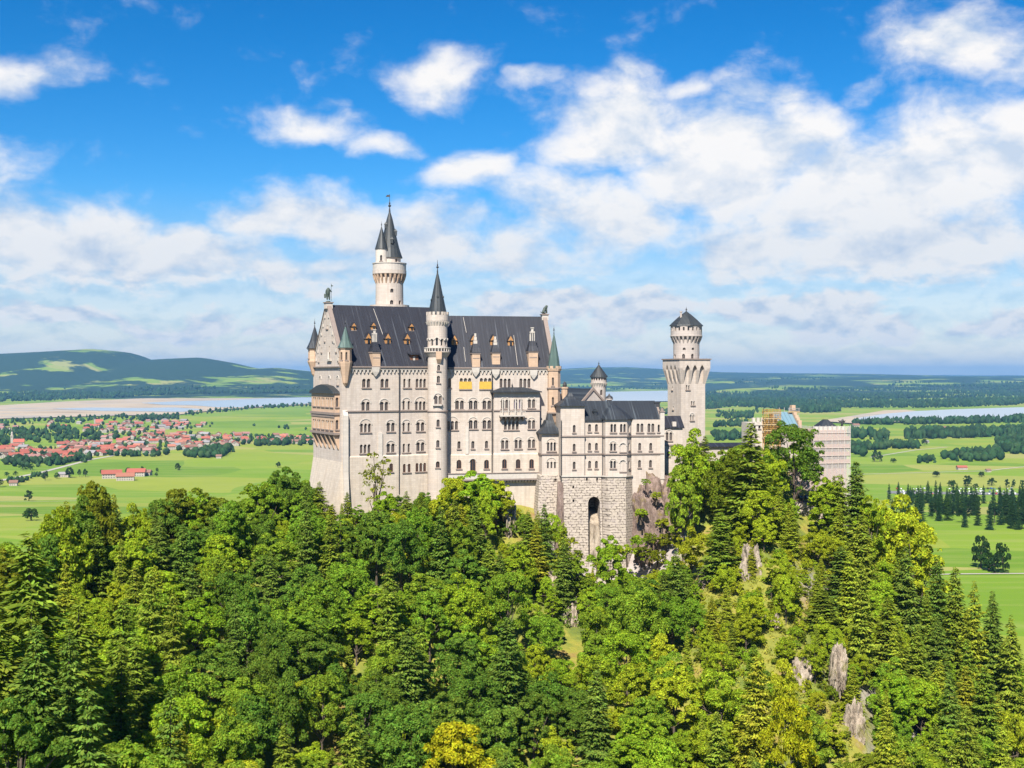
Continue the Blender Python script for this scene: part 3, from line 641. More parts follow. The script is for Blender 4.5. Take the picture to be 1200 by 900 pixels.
# cornice, string courses, plinth
mb = MB(); corbels(mb, .3, LL-2.4, 0, ZE-.25, 1.0, 1.35, .4); obj('corbel_frieze', mb, [PALETRIM], pal, FL)
mb = MB(); mb.box(-.55, LL-.3, -.62, .0-.003, ZE-.24, ZE+.12); mb.box(-.5, -.003, -.62, DL+.3, ZE-.16, ZE+.12); obj('cornice', mb, [TRIM], pal, FL)
mb = MB(); _, z = FL.at(430, 481.7); mb.box(1.0, LL-2.6, -.28, -.003, z-.2, z+.12); obj('string_course', mb, [TRIM], pal, FL)
W = Wall(FL); _, z = FL.at(430, 534); W.mb.prism([(-.34, ZB), (-.34, z-.3), (-.06, z), (-.003, z), (-.003, ZB)], 'x', .25, LL-.5)
for u, py, n in [(476.7,548.5,2),(493.2,547.5,3),(458.5,548,1)]: W.fwin(u, py, 10, n, off=-.34, depth=.31, frame=1, gap=.6 if n == 2 else .3, wp=9.5 if n == 2 else None, label='brown framed basement window')
W.build('plinth', [PLINTH], pal)
mb = MB(); x, z = FL.at(467.2, 440); mb.tube((x, -.42, ZE-.1), (x, -.42, -30), .14); mb.tube((x, -.3, ZE), (x, -.42, ZE-1), .2); obj('drainpipe', mb, [IRON], pal, FL)
# roof
rf = MB(); gable_roof(rf, .75, LL+3.0, 0, DL, ZE+.25, ZR, .45, .5)
roofL = obj('roof', rf, [SLATE], pal, FL)
mb = MB()
for (u0, p0, u1, p1) in ((437.6,362,448.5,392),):
    a = FL.roof(u0, p0, ZE+.7, SLL); b = FL.roof(u1, p1, ZE+.7, SLL); mb.tube((a[0],a[1]-.05,a[2]+.05), (b[0],b[1]-.05,b[2]+.05), .055)
obj('lightning_conductor', mb, [PALETRIM], roofL, FL)
for (u, py) in [(414,384.5),(437,384),(481.5,385)]: dormer(FL, roofL, u, py, ZE+.7, SLL, 1.2, 1.45)
for (u, py) in [(431,400),(453.8,400),(476.5,400.5)]: dormer(FL, roofL, u, py, ZE+.7, SLL, 1.5, 2.3)
chimney(FL, roofL, 440.3, 427, 386, ZE+.7, SLL, 2.1)
x, y, z = FL.roof(485, 420, ZE+.7, SLL); mb = MB(); mb.box(x-1.1, x+1.1, y-.3, y+2.4, z-1.0, z+.9); mb.prism([(y-.9, z+.88), (y+3.2, z+1.7), (y+3.2, z+2.0), (y-.9, z+1.12)], 'x', x-1.5, x+1.5, 1); mb.box(x-.35, x+.2, y-.34, y-.302, z-.8, z+.5, 2); obj('dormer', mb, [WOOD, SLATE, PALETRIM], roofL, FL)
# gable parapets with coping
def gable_parapet(fr, x0, x1, D, ze, zr, parent, up=.9):
    mb = MB(); sl = (zr-ze)/(D/2)
    for s in (0, 1):
        P = [(-.35, ze-.1), (D/2, zr+.25), (D/2, zr+.25+up), (-.35, ze+up)]
        if s: P = [(D-a, b) for a, b in P]
        mb.prism(P, 'x', x0, x1, 0); Q = [(-.55, ze+up), (D/2, zr+.25+up), (D/2, zr+.6+up), (-.55, ze+.35+up)]
        if s: Q = [(D-a, b) for a, b in Q]
        mb.prism(Q, 'x', x0-.22, x1+.12, 1)
    mb.box(x0-.45, x1+.5, D/2-.95, D/2+.95, zr-.5, zr+.95, 0); mb.box(x0-.65, x1+.7, D/2-1.15, D/2+1.15, zr+.95, zr+1.2, 1)
    return obj('gable', mb, [PALETRIM, TRIM], parent, fr)
gable_parapet(FL, -.05, .74, DL, ZE, ZR, pal)
# blind arcade and reliefs on the gable
for i in range(7):
    for s in (-1, 1):
        t = i/7; yy_ = DL/2 + s*(DL/2-1.1)*(1-t); zz = ZE + (ZR-ZE)*t - .2; mb = MB(); mb.box(-.22, -.003, yy_-.3, yy_+.3, zz-.5, zz+.25); obj('gable_block', mb, [PALETRIM], pal, FL)
y_, z_ = FL.atL(386.5, 418); mb = MB(); mb.box(-.5, -.003, y_-1.6, y_+1.6, z_-1.1, z_-.7); mb.tube((-.35, y_, z_-.7), (-.35, y_, z_+1.2), .35, .2); obj('gable_relief', mb, [PALETRIM], pal, FL)
# two-storey oriel loggia on the west gable
lw = Wall(FL); y0, y1 = 1.3, 19.6; z_top = FL.atL(395, 461.5, -1.3)[1]; z_bot = FL.atL(395, 510, -1.3)[1]
lw.mb.box(-1.3, -.02, y0, y1, z_bot, z_top)
for pr in (471.5, 498):
    for i in range(5):
        yc = y0 + 2.2 + i*3.4; zc = FL.atL(385, pr, -1.3)[1]; lw.win(leftside(-1.3), yc, zc-1.1, 2.3, 2.3, 2, frame=3, depth=.5, gap=.22)
    zc = FL.atL(394, pr, -1.3)[1]; lw.win(front(y0), -.66, zc-1.2, .75, 2.4, 1, frame=3, depth=.5)
lg = lw.build('loggia', [PEACH], pal, wins='sub')
mb = MB(); mb.prism([(y0-.35, z_top), (y1+.35, z_top), (y1+.1, z_top+.5), (y1*.72, z_top+1.9), (y0+9, z_top+2.3), (y0+4.5, z_top+1.9), (y0, z_top+.5)], 'x', -1.85, -.01); obj('loggia_roof', mb, [CONE], lg, FL)
mb = MB()
for py in (485, 508.5):
    z = FL.atL(392, py, -1.3)[1]; mb.box(-1.62, -.01, y0-.3, y1+.3, z-.3, z+.3)
z = FL.atL(392, 483, -1.3)[1]; mb.box(-1.46, -1.303, y0, y1, z-1.4, z-.8)
obj('loggia_cornice', mb, [TRIM], lg, FL)
mb = MB()
for i in range(6):
    yc = y0 + .7 + i*3.35; mb.prism([(-1.38, z_bot), (-1.38, z_bot-.5), (-.35, z_bot-3.4), (-.003, z_bot-3.9), (-.003, z_bot)], 'y', yc-.35, yc+.35)
obj('corbel', mb, [PEACH], lg, FL)
# corner turrets of the west gable
def turret(fr, cx, cy_, r, zc0, zc1, zt, za, cone, body, parent, n=8, wins=(), top_mer=False, up=True, fin=True):
    """Corbelled corner turret: pendent corbel, shaft, cone."""
    w = Wall(fr); prof = [(.15, zc0-1.4), (r*.45, zc0-.6), (r*.8, zc0+(zc1-zc0)*.5), (r*1.12, zc1), (r*1.12, zc1+.3), (r, zc1+.32), (r, zt-.35), (r*1.14, zt-.3), (r*1.14, zt)]
    w.mb.lathe(cx, cy_, prof, n, 0, math.pi/n)
    for phi, z, h in wins: w.win(around(r*math.cos(math.pi/n), phi, cx, cy_), 0, z, r*.34, h, 1, frame=3, depth=.35, sill=True)
    o = w.build('turret', [body], parent, wins='sub')
    if top_mer:
        m2 = MB(); m2.merlons(cx, cy_, r*1.16, .3, zt+.2, zt+.9, n, 0, .55); m2.lathe(cx, cy_, [(r*1.17, zt+.01), (r*1.17, zt+.25), (r*.9, zt+.25), (r*.9, zt+.01)], n, 0, math.pi/n); obj('battlement', m2, [body], o, fr)
    m3 = MB(); m3.lathe(cx, cy_, [(r*(1.0 if top_mer else 1.3), zt+.005), (r*(.98 if top_mer else 1.22), zt+.2), (r*.75, zt+(za-zt)*.32), (r*.4, zt+(za-zt)*.66), (.06, za)], n if n > 8 else n, 0, math.pi/n); obj('cone_roof', m3, [cone], o, fr)
    if fin:
        m4 = MB(); finial(m4, cx, cy_, za, 2.0, 0, .09); obj('finial', m4, [IRON], o, fr)
    return o
def zf(py, Y): return (HZ-py)/FPX*Y
fa = -math.pi/2 - FL.a
turret(FL, 1.0, -.2, 1.55, zf(446,318), zf(425,318), zf(407.5,318), zf(382,318), COPPER, PEACH, pal, 8, [(fa+.3, zf(422,318), 2.0), (fa-.6, zf(422,318), 2.0)])
turret(FL, .3, DL-.2, 1.7, zf(436,338), zf(424,338), zf(408.5,338), zf(382,338), SLATE2, PEACH, pal, 8, [(math.pi, zf(420,338), 2.0)])

# right wing
FRW = Fr(513, 330.0, 12); LR, DR = 31.0, 20.0
ZE2, ZR2 = 2.0, 15.4; SLR = (ZR2-ZE2)/(DR/2)
W = Wall(FRW); W.mb.prism([(0, ZB), (DR, ZB), (DR, ZE2), (DR/2, ZR2), (0, ZE2)], 'x', -1.0, LR)
for u, py, n, hood in [(592,449,3,0),(615.2,449,3,0),(538.6,474.5,2,1),(554.6,474.5,2,1),(570.6,474.5,2,1),(530.2,498.5,3,1),(554.6,497.5,2,1),(570.6,497.5,2,1),(537.9,521.5,1,0),(554.2,521.3,1,0),(570.2,521,1,0)]:
    if u > 577: W.fwin(u, py, 11, n, frame=3)
    else: W.fwin(u, py, 10.5 if n > 1 else 9, n, hood=bool(hood), wp=3.6 if n == 1 else None)
for u in (545.5, 569): W.fwin(u, 449.5, 13, 3, wp=13.5, blind=True, kind='arch', label='window closed by a yellow blind')
W.fwin(526.8, 448.5, 11, 1, wp=3.2)
W.build('wall', [STONE], pal)
mb = MB(); corbels(mb, 3.0, LR-1.5, 0, ZE2-.25, 1.0, 1.3, .4); obj('corbel_frieze', mb, [PALETRIM], pal, FRW)
mb = MB(); mb.box(2.6, LR+.3, -.62, -.003, ZE2-.24, ZE2+.12); obj('cornice', mb, [TRIM], pal, FRW)
mb = MB(); _, z = FRW.at(550, 481); mb.box(2.8, FRW.at(577.5, 481)[0], -.28, -.003, z-.2, z+.12); obj('string_course', mb, [TRIM], pal, FRW)
_, zpl = FRW.at(550, 532); W = Wall(FRW); W.mb.prism([(-.34, ZB), (-.34, zpl-.3), (-.06, zpl), (-.003, zpl), (-.003, ZB)], 'x', 2.5, FRW.at(577.5, 532)[0])
for u in (537.9, 554.2, 570.2): W.fwin(u, 544 if u != 554.2 else 545, 10.5 if u != 554.2 else 14, 1, wp=5.8 if u != 554.2 else 6.6, off=-.34, depth=.31, frame=1, hood=(u == 554.2), label='brown framed terrace window' if u != 554.2 else 'brown arched terrace door')
W.build('plinth', [PLINTH], pal)
mb = MB(); x, _ = FRW.at(547, 510); zt = FRW.at(547, 500)[1]; mb.box(x-.45, x+.45, -.34, .2, zpl+.02, zt); obj('buttress', mb, [WHITE], pal, FRW)
mb = MB(); x, _ = FRW.at(576.3, 440); mb.tube((x, -.42, ZE2-.1), (x, -.42, -27), .14); obj('drainpipe', mb, [IRON], pal, FRW)
rf = MB(); gable_roof(rf, -1.5, LR-.75, 0, DR, ZE2+.25, ZR2, .45, .5); roofR = obj('roof', rf, [SLATE], pal, FRW)
for (u0, p0, u1, p1) in ((542.8,372,546.5,390),(602,393,606.5,428),(543.5,407,545.5,424)):
    mb = MB(); a = FRW.roof(u0, p0, ZE2+.7, SLR); b = FRW.roof(u1, p1, ZE2+.7, SLR); mb.tube((a[0],a[1]-.05,a[2]+.05), (b[0],b[1]-.05,b[2]+.05), .055)
    obj('lightning_conductor', mb, [PALETRIM], roofR, FRW)
for (u, py) in [(532.4,402),(554.5,402),(577.5,402),(598,402.5)]: dormer(FRW, roofR, u, py, ZE2+.7, SLR, 1.45, 2.3)
chimney(FRW, roofR, 557.6, 427, 389, ZE2+.7, SLR, 2.1, False); chimney(FRW, roofR, 581, 424, 393, ZE2+.7, SLR, 2.1, False); chimney(FRW, roofR, 624.5, 427, 384, ZE2+.7, SLR, 2.5)
gable_parapet(FRW, LR-.74, LR+.05, DR, ZE2, ZR2, pal)
# consoles that carry the chimneys below the eave
for fr, u, py in ((FL, 440.3, 433.5), (FRW, 557.6, 434), (FRW, 581, 436), (FRW, 625.5, 437)):
    x, z = fr.at(u, py, -.6); mb = MB(); mb.loft([[(x-1.05,-.7,z+.7),(x+1.05,-.7,z+.7),(x+1.05,-.42,z+.7),(x-1.05,-.42,z+.7)], [(x-.9,-.68,z-.5),(x+.9,-.68,z-.5),(x+.9,-.42,z-.5),(x-.9,-.42,z-.5)], [(x-.15,-.5,z-1.6),(x+.15,-.5,z-1.6),(x+.15,-.42,z-1.6),(x-.15,-.42,z-1.6)]]); obj('console', mb, [PALETRIM], pal, fr)
# projecting bay (risalit)
x0, _ = FRW.at(579, 500, -1.8); x1, _ = FRW.at(632.5, 500, -1.8); zt = FRW.at(600, 460, -1.8)[1]
W = Wall(FRW); W.mb.box(x0, x1, -1.8, .05, ZB, zt)
for u, py, n, hood in [(591.6,473.5,2,1),(623,473,2,1),(599.3,498.5,4,0),(623,497.5,2,1),(591.6,521,2,1),(607.4,520.5,2,1),(623,520,2,1)]: W.fwin(u, py, 10.5, n, off=-1.8, hood=bool(hood), wp=8.5 if n == 2 else None)
W.fwin(607.2, 473.5, 12, 2, off=-1.8, wp=10.5, gap=.5, frame=0, glassm=LILAC, label='lilac glazed balcony door')
W.build('bay', [STONE], pal, wins=True)
mb = MB(); xa, xb = x0-.7, x1+.35
mb.loft([[(xa,-2.9,zt+.004),(xb,-2.9,zt+.004),(xb,-.02,zt+.004),(xa,-.02,zt+.004)], [(xa,-2.9,zt+.3),(xb,-2.9,zt+.3),(xb,-.02,zt+.3),(xa,-.02,zt+.3)], [(xa+3.2,-.4,zt+1.35),(xb-4.2,-.4,zt+1.35),(xb-4.2,-.02,zt+1.35),(xa+3.2,-.02,zt+1.35)]]); finial(mb, (xa+xb)/2-.8, -.35, zt+1.3, 1.3); obj('bay_roof', mb, [SLATE2], pal, FRW)
mb = MB(); _, z = FRW.at(600, 480.8, -1.8); mb.box(x0-.2, x1+.1, -2.05, -1.803, z-.2, z+.12); obj('string_course', mb, [TRIM], pal, FRW)
W = Wall(FRW); _, zp2 = FRW.at(600, 531, -1.8); W.mb.prism([(-2.14, ZB), (-2.14, zp2-.3), (-1.86, zp2), (-1.803, zp2), (-1.803, ZB)], 'x', x0-.2, x1+.02)
for u in (591.2, 607.2, 623): W.fwin(u, 543.5, 11, 1, wp=5.6, off=-2.14, depth=.31, frame=1, label='brown framed terrace window')
W.build('plinth', [PLINTH], pal)
mb = MB(); xa, _ = FRW.at(586, 487, -3.2); xb, _ = FRW.at(615.5, 487, -3.2); zf0 = FRW.at(600, 486.5, -3.2)[1]
mb.box(xa, xb, -3.5, -1.803, zf0-.35, zf0); [mb.box(xa+(xb-xa)*i/9-.06, xa+(xb-xa)*i/9+.06, -3.45, -3.33, zf0+.002, zf0+.95, 0) for i in range(10)]; mb.box(xa, xb, -3.48, -3.3, zf0+.952, zf0+1.1, 0)
for c in (xa+.9, xa+2.4, xb-2.4, xb-.9): mb.tube((c, -2.3, zf0+.002), (c, -2.3, zf0+4.3), .16, .16, 6)
for i in range(6):
    c = xa + .4 + (xb-xa-.8)*i/5; mb.prism([(-3.3, zf0-.352), (-3.3, zf0-.7), (-1.803, zf0-1.6), (-1.803, zf0-.352)], 'y' if False else 'x', c-.2, c+.2, 1)
obj('balcony', mb, [PALETRIM, TRIM], pal, FRW)
mb = MB(); xa, _ = FRW.at(525, 556, -2.9); xb, _ = FRW.at(632, 556, -2.9); zt1 = FRW.at(580, 559.5, -2.9)[1]
mb.box(xa, xb, -3.4, -.303, zt1-.5, zt1); mb.box(xa, xb, -3.4, -3.1, zt1+.002, zt1+1.05); mb.box(xa-.1, xb+.1, -3.55, -3.0, zt1+1.052, zt1+1.25, 1); mb.box(xa, xb, -3.5, -3.402, zt1-.75, zt1-.35, 1)
for i in range(12):
    c = FRW.at(590, 556, -2.9)[0] + (xb-FRW.at(590, 556, -2.9)[0])*(i+.5)/12; mb.prism([(-3.3, zt1-.502), (-3.2, zt1-1.1), (-1.9, zt1-1.6), (-1.9, zt1-.502)], 'x', c-.22, c+.22, 0)
obj('terrace', mb, [PALETRIM, TRIM], pal, FRW)
# octagonal corner turret at the east end
Yc = 336.0; tcx, tcy = LR-.3, -.55
turret(FRW, tcx, tcy, 1.72, zf(492,Yc), zf(483,Yc), zf(433,Yc), zf(390,Yc), COPPER, PEACH, pal, 8, [(-math.pi/2-FRW.a-.2+.0, zf(452,Yc), 2.2), (-math.pi/2-FRW.a-.2, zf(475,Yc), 2.2)], True)
mb = MB()
for py in (455, 484): mb.lathe(tcx, tcy, [(1.73, zf(py,Yc)-.2), (1.98, zf(py,Yc)-.1), (1.98, zf(py,Yc)+.15), (1.73, zf(py,Yc)+.25)], 8, 0, math.pi/8)
obj('string_course', mb, [TRIM], pal, FRW)
# round stair turret between the wings
FT = Fr(512.7, 327.6, 0); Yt = 327.6; rt = 2.5
W = Wall(FT); zz = lambda p: zf(p, Yt)
W.mb.lathe(0, 0, [(rt*1.08, ZB), (rt*1.03, zz(560)), (rt, zz(533)), (rt, zz(419)), (rt*1.3, zz(413.5)), (rt*1.36, zz(413)), (rt*1.36, zz(411.8)), (rt*1.02, zz(411.7)), (rt*1.02, zz(382)), (rt*1.16, zz(376)), (rt*1.16, zz(369.5))], 28)
for u, py, n, w, h in [(515,431,1,.75,1.5),(514.6,444.5,1,.8,1.8),(514.2,468.5,2,1.9,2.1),(514.2,495.5,1,.8,1.9),(513.9,519.5,1,.8,1.9),(513.8,543.5,1,.95,1.6)]:
    phi = -math.pi/2 + math.asin((u-512.7)/12.2*.99); W.win(around(rt, phi), 0, zz(py)-h/2, w, h, n, depth=.5, hood=(n == 2), gap=.25, frame=1 if py > 540 else 3)
for k in range(-3, 4):
    phi = -math.pi/2 + k*.52; W.win(around(rt*1.02, phi), 0, zz(405.5), .62, 2.0 if k == 0 else 1.7, 1, depth=.5, frame=0, hood=True, sill=False)
stt = W.build('stair_turret', [STONE], pal, wins='sub')
mb = MB(); mb.merlons(0, 0, rt*1.17, .38, zz(369.45), zz(365.8), 16, 0, .58); obj('battlement', mb, [STONE], stt, FT)
mb = MB(); mb.lathe(0, 0, [(rt*.98, zz(369.4)), (rt*.86, zz(362)), (rt*.52, zz(344)), (rt*.22, zz(327)), (.06, zz(317.5))], 16); 
for k, (hz, pp) in enumerate(((348, -1.5), (348, -.2), (335, -.9), (335, .5), (352, .8), (352,-2.6))):
    rr = rt*(.86 - (362-hz)*.0205); a = pp; cx, cyy = rr*math.cos(a), rr*math.sin(a); mb.tube((cx*.6, cyy*.6, zz(hz)), (cx*1.15, cyy*1.15, zz(hz)), .32, .32, 5)
obj('cone_roof', mb, [CONE], stt, FT)
mb = MB(); finial(mb, 0, 0, zz(318), zz(307)-zz(318)+.5, 0, .14); obj('finial', mb, [IRON], stt, FT)
mb = MB(); n = 26
for i in range(n):
    a = 2*math.pi*i/n; c, s = rt*1.31*math.cos(a), rt*1.31*math.sin(a); mb.box(c-.1, c+.1, s-.1, s+.1, zz(411.8), zz(408.3))
mb.lathe(0, 0, [(rt*1.24, zz(408.3)), (rt*1.37, zz(408.25)), (rt*1.37, zz(407.2)), (rt*1.24, zz(407.15))], 28); obj('balustrade', mb, [PALETRIM], stt, FT)
mb = MB()
for i in range(24):
    a = 2*math.pi*i/24; c, s = math.cos(a), math.sin(a); mb.tube((c*rt*1.02, s*rt*1.02, zz(381.5)), (c*rt*1.13, s*rt*1.13, zz(377)), .12, .26, 5)
obj('corbel_frieze', mb, [PALETRIM], stt, FT)
mb = MB(); mb.loft([[(-1.05,-rt-.5,zz(475.2)),(1.25,-rt-.5,zz(475.2)),(1.25,-rt+.8,zz(475.2)),(-1.05,-rt+.8,zz(475.2))], [(-1.05,-rt-.5,zz(473.6)),(1.25,-rt-.5,zz(473.6)),(1.25,-rt+.8,zz(473.6)),(-1.05,-rt+.8,zz(473.6))]]); obj('balcony', mb, [PALETRIM], stt, FT)
mb = MB(); mb.loft([[(-.2,-rt-.95,zz(411.9)),(1.3,-rt-.95,zz(411.9)),(1.3,-rt+.6,zz(411.9)),(-.2,-rt+.6,zz(411.9))], [(-.15,-rt-.8,zz(421)),(1.25,-rt-.8,zz(421)),(1.25,-rt+.6,zz(421)),(-.15,-rt+.6,zz(421))], [(.1,-rt-.1,zz(426)),(.9,-rt-.1,zz(426)),(.9,-rt+.6,zz(426)),(.1,-rt+.6,zz(426))]]); obj('oriel', mb, [PEACH], stt, FT)
mb = MB(); mb.lathe(0, 0, [(rt+.01, zz(482.6)), (rt+.2, zz(482.5)), (rt+.2, zz(481.2)), (rt+.01, zz(481.1))], 28); obj('string_course', mb, [TRIM], stt, FT)

# statues on the gable tops
gx = FL.M @ Vector((.35, DL/2, 0)); zt = ZR + 1.2
kn = skin_mesh('knight_statue', [(0,0,2.0),(0,0,2.7),(0,0,3.15),(0,-.03,3.5),(.28,0,1.1),(.3,-.05,0.25),(-.28,0,1.1),(-.3,-.05,.25),(.5,0,2.85),(.75,-.1,2.3),(.8,-.3,2.6),(-.5,0,2.85),(-.7,-.1,2.2),(-.62,-.25,1.7)],
               [(0,1),(1,2),(2,3),(0,4),(4,5),(0,6),(6,7),(2,8),(8,9),(9,10),(2,11),(11,12),(12,13)], [.42,.46,.2,.26,.26,.2,.26,.2,.2,.16,.13,.2,.16,.13], [BRONZE])
ks = root('knight_statue', Matrix.Translation((gx.x, gx.y, 0)), zt, 'green bronze knight statue with lance standing on the west gable top', 'statue')
obj('figure', kn, None, ks, WM[ks.name] @ Matrix.Translation((0, 0, .25)) @ Matrix.Rotation(FL.a, 4, 'Z'))
mb = MB(); mb.lathe(0, 0, [(.55, 0.02), (.55, .2), (.4, .3)], 10); obj('pedestal', mb, [BRONZE], ks, WM[ks.name])
mb = MB(); mb.tube((.8, -.32, .3), (.8, -.32, 4.7), .07, .05); mb.prism([(.8, 3.9), (1.35, 4.1), (.8, 4.5)], 'y', -.35, -.29); obj('lance', mb, [BRONZE], ks, WM[ks.name])
mb = MB(); mb.prism([(-.95, 1.0), (-.5, 1.0), (-.4, 1.6), (-.42, 2.1), (-1.0, 2.1), (-1.02, 1.6)], 'y', -.5, -.4); obj('shield', mb, [BRONZE], ks, WM[ks.name])
gx = FRW.M @ Vector((LR-.35, DR/2, 0)); zt = ZR2 + 1.2
ln = skin_mesh('lion_statue', [(0,0,1.15),(.35,0,1.7),(.6,0,2.15),(1.0,0,2.25),(-.45,0,.6),(.55,.25,1.1),(.65,.28,.15),(.55,-.25,1.1),(.65,-.28,.15),(-.3,.35,.5),(.15,.4,.12),(-.3,-.35,.5),(.15,-.4,.12),(-.9,0,.3),(-1.2,0,.7)],
               [(0,1),(1,2),(2,3),(0,4),(1,5),(5,6),(1,7),(7,8),(4,9),(9,10),(4,11),(11,12),(4,13),(13,14)], [.42,.45,.42,.22,.45,.2,.16,.2,.16,.26,.14,.26,.14,.1,.08], [BRONZE])
ob = obj('lion_statue', ln, None, None, Matrix.Translation((gx.x, gx.y, zt)) @ Matrix.Rotation(FRW.a+.2, 4, 'Z')); tag(ob, 'seated bronze lion statue on the east gable top of the palace', 'statue')

# ------------------------------------------------------------------ the tall round tower behind the palace
Yk = 353.0; FK2 = Fr(456.4, Yk, 0); zz = lambda p: zf(p, Yk); px = Yk/FPX
tw = root('round_tower', FK2, -30, 'tallest round tower with arcaded gallery and green slate spire behind the palace roof', 'tower')
W = Wall(FK2); r = 16.0*px
W.mb.lathe(0, 0, [(r*1.42, -30), (r*1.42, zz(361)), (r*1.45, zz(360.5)), (r*1.45, zz(357.8)), (r*1.02, zz(357.5)), (r, zz(323)), (r*1.24, zz(321.5)), (r*1.24, zz(317.5))], 32)
for u, py, w, h in [(460.8,341.5,.9,1.1),(460.5,355,.9,1.2),(469.5,355,.9,1.2)]:
    W.win(around(r, -math.pi/2+math.asin((u-456.4)/16.2)), 0, zz(py)-h/2, w, h, 1, frame=3, depth=.5, sill=False)
W.build('shaft', [STONE], tw)
mb = MB(); n = 22
for i in range(n):
    a = 2*math.pi*i/n; c, s = math.cos(a), math.sin(a); q = .17
    mb.loft([[(c*R1-s*b*q*w_, s*R1+c*b*q*w_, z) for (R1, b) in ((r*.98,-1),(r*.98,1),(Ro,1),(Ro,-1))] for (Ro, w_, z) in ((r*1.0, 1., zz(333)), (r*1.16, 1.3, zz(327)), (r*1.235, 1.7, zz(322)))])
obj('corbel_arcade', mb, [PEACH], tw, FK2)
mb = MB(); mb.lathe(0, 0, [(r*1.22, zz(317.4)), (r*1.22, zz(309.8)), (r*1.12, zz(309.8)), (r*1.12, zz(317.2))], 32); mb.lathe(0, 0, [(r*1.09, zz(309.7)), (r*1.26, zz(309.6)), (r*1.26, zz(308.6)), (r*1.09, zz(308.5))], 32); obj('parapet', mb, [PALETRIM], tw, FK2)
r2 = 13.3*px; ox = 0.
W = Wall(FK2); W.mb.lathe(ox, .4, [(r2*.98, zz(318)), (r2*.98, zz(301.5))], 24); W.win(around(r2*.98, -math.pi/2+.75, ox, .4), 0, zz(309), .7, 1.3, 1, frame=3, depth=.4, sill=False)
dr = W.build('drum', [STONE], tw, wins='sub')
mb = MB(); mb.lathe(0, .5, [(15.2*px, zz(302.3)), (14.6*px, zz(300.5)), (11.4*px, zz(291)), (7.9*px, zz(276.5)), (3.6*px, zz(257)), (.08, zz(246))], 18); obj('cone_roof', mb, [CONE], tw, FK2)
mb = MB()
for a, hz in ((-.25, 276), (-2.4, 268), (-1.2, 286)):
    k = px*.27*(hz-246)*.92; c, s = k*math.cos(a), .5+k*math.sin(a); mb.box(c-.35, c+.35, s-.4, s+.4, zz(hz), zz(hz)+1.1); mb.loft([[(c-.5,s-.5,zz(hz)+1.1),(c+.5,s-.5,zz(hz)+1.1),(c+.5,s+.5,zz(hz)+1.1),(c-.5,s+.5,zz(hz)+1.1)],[(c-.02,s-.02,zz(hz)+1.9),(c+.02,s-.02,zz(hz)+1.9),(c+.02,s+.02,zz(hz)+1.9),(c-.02,s+.02,zz(hz)+1.9)]])
obj('dormer', mb, [CONE], tw, FK2)
W = Wall(FK2); tx = -8.4*px; rs = 7.0*px
W.mb.lathe(tx, -2.0, [(.15, zz(336)), (rs*.5, zz(330)), (rs*.62, zz(326)), (rs*.95, zz(321)), (rs, zz(316)), (rs, zz(293))], 20)
W.win(around(rs, -math.pi/2, tx, -2.0), .05, zz(307), .6, 1.6, 1, frame=3, depth=.4); st_ = W.build('side_turret', [WHITE], tw, wins='sub')
mb = MB(); mb.lathe(tx, -2.0, [(rs*1.12, zz(293)), (rs*1.08, zz(292)), (rs*.55, zz(279)), (.08, zz(266.5))], 14); finial(mb, tx, -2.0, zz(267), 1.6, 0, .08); obj('cone_roof', mb, [CONE], st_, FK2)
mb = MB(); finial(mb, ox*.55, .5, zz(246.5), zz(231)-zz(246.5), 0, .17); mb.prism([(ox*.55-1.1, zz(230.5)), (ox*.55+.1, zz(230.5)), (ox*.55+.1, zz(228.3)), (ox*.55-.7, zz(228))], 'y', .47, .53); mb.tube((ox*.55, .5, zz(234)), (ox*.55, .5, zz(227)), .06); obj('weathervane', mb, [IRON], tw, FK2)

# ------------------------------------------------------------------ small annex tower between palace and lower wing
FA = Fr(635, 329.0, 9); an = root('annex_tower', FA, -45, 'squat pale annex tower with dark tent roof on a rubble base beside the palace', 'tower')
wA = FA.at(657.5, 530)[0]; ze = FA.at(646, 508.5)[1]; zb = FA.at(646, 556.5)[1]
W = Wall(FA); W.mb.box(0, wA, 0, 9, zb, ze)
W.fwin(646.3, 523.5, 10.5, 3, wp=10.5, hood=True); W.fwin(646.3, 545, 8, 3, wp=10.5, hood=True, sill=False, gap=.45)
W.build('wall', [STONE], an)
mb = MB(); hip(mb, 0, wA, 0, 9, ze+.01, FA.at(646, 493)[1], .8, 2.0, .7, .25, .5); mb.loft([[(wA*.35,3.2,ze+1.6),(wA*.85,3.2,ze+1.6),(wA*.85,8,ze+1.6),(wA*.35,8,ze+1.6)],[(wA*.5,4.2,ze+5.0),(wA*.68,4.2,ze+5.0),(wA*.68,8,ze+5.0),(wA*.5,8,ze+5.0)]]); obj('roof', mb, [SLATE2], an, FA)
mb = MB(); z = FA.at(646, 532)[1]; mb.box(-.25, wA+.2, -.25, 9.1, z-.2, z+.15); obj('string_course', mb, [TRIM], an, FA)
W = Wall(FA); x0 = FA.at(628.5, 590, -1.5)[0]
W.mb.loft([[(x0-.5,-2.6,-46),(wA+.5,-2.6,-46),(wA+.5,9,-46),(x0-.5,9,-46)], [(-.7,-.75,zb-.01),(wA+.12,-.75,zb-.01),(wA+.12,9.05,zb-.01),(-.7,9.05,zb-.01)]]); W.fwin(651, 563, 4, 1, wp=3, off=-.9, kind='rect', sill=False); W.build('rubble_base', [RUBBLE], an, wins='sub')

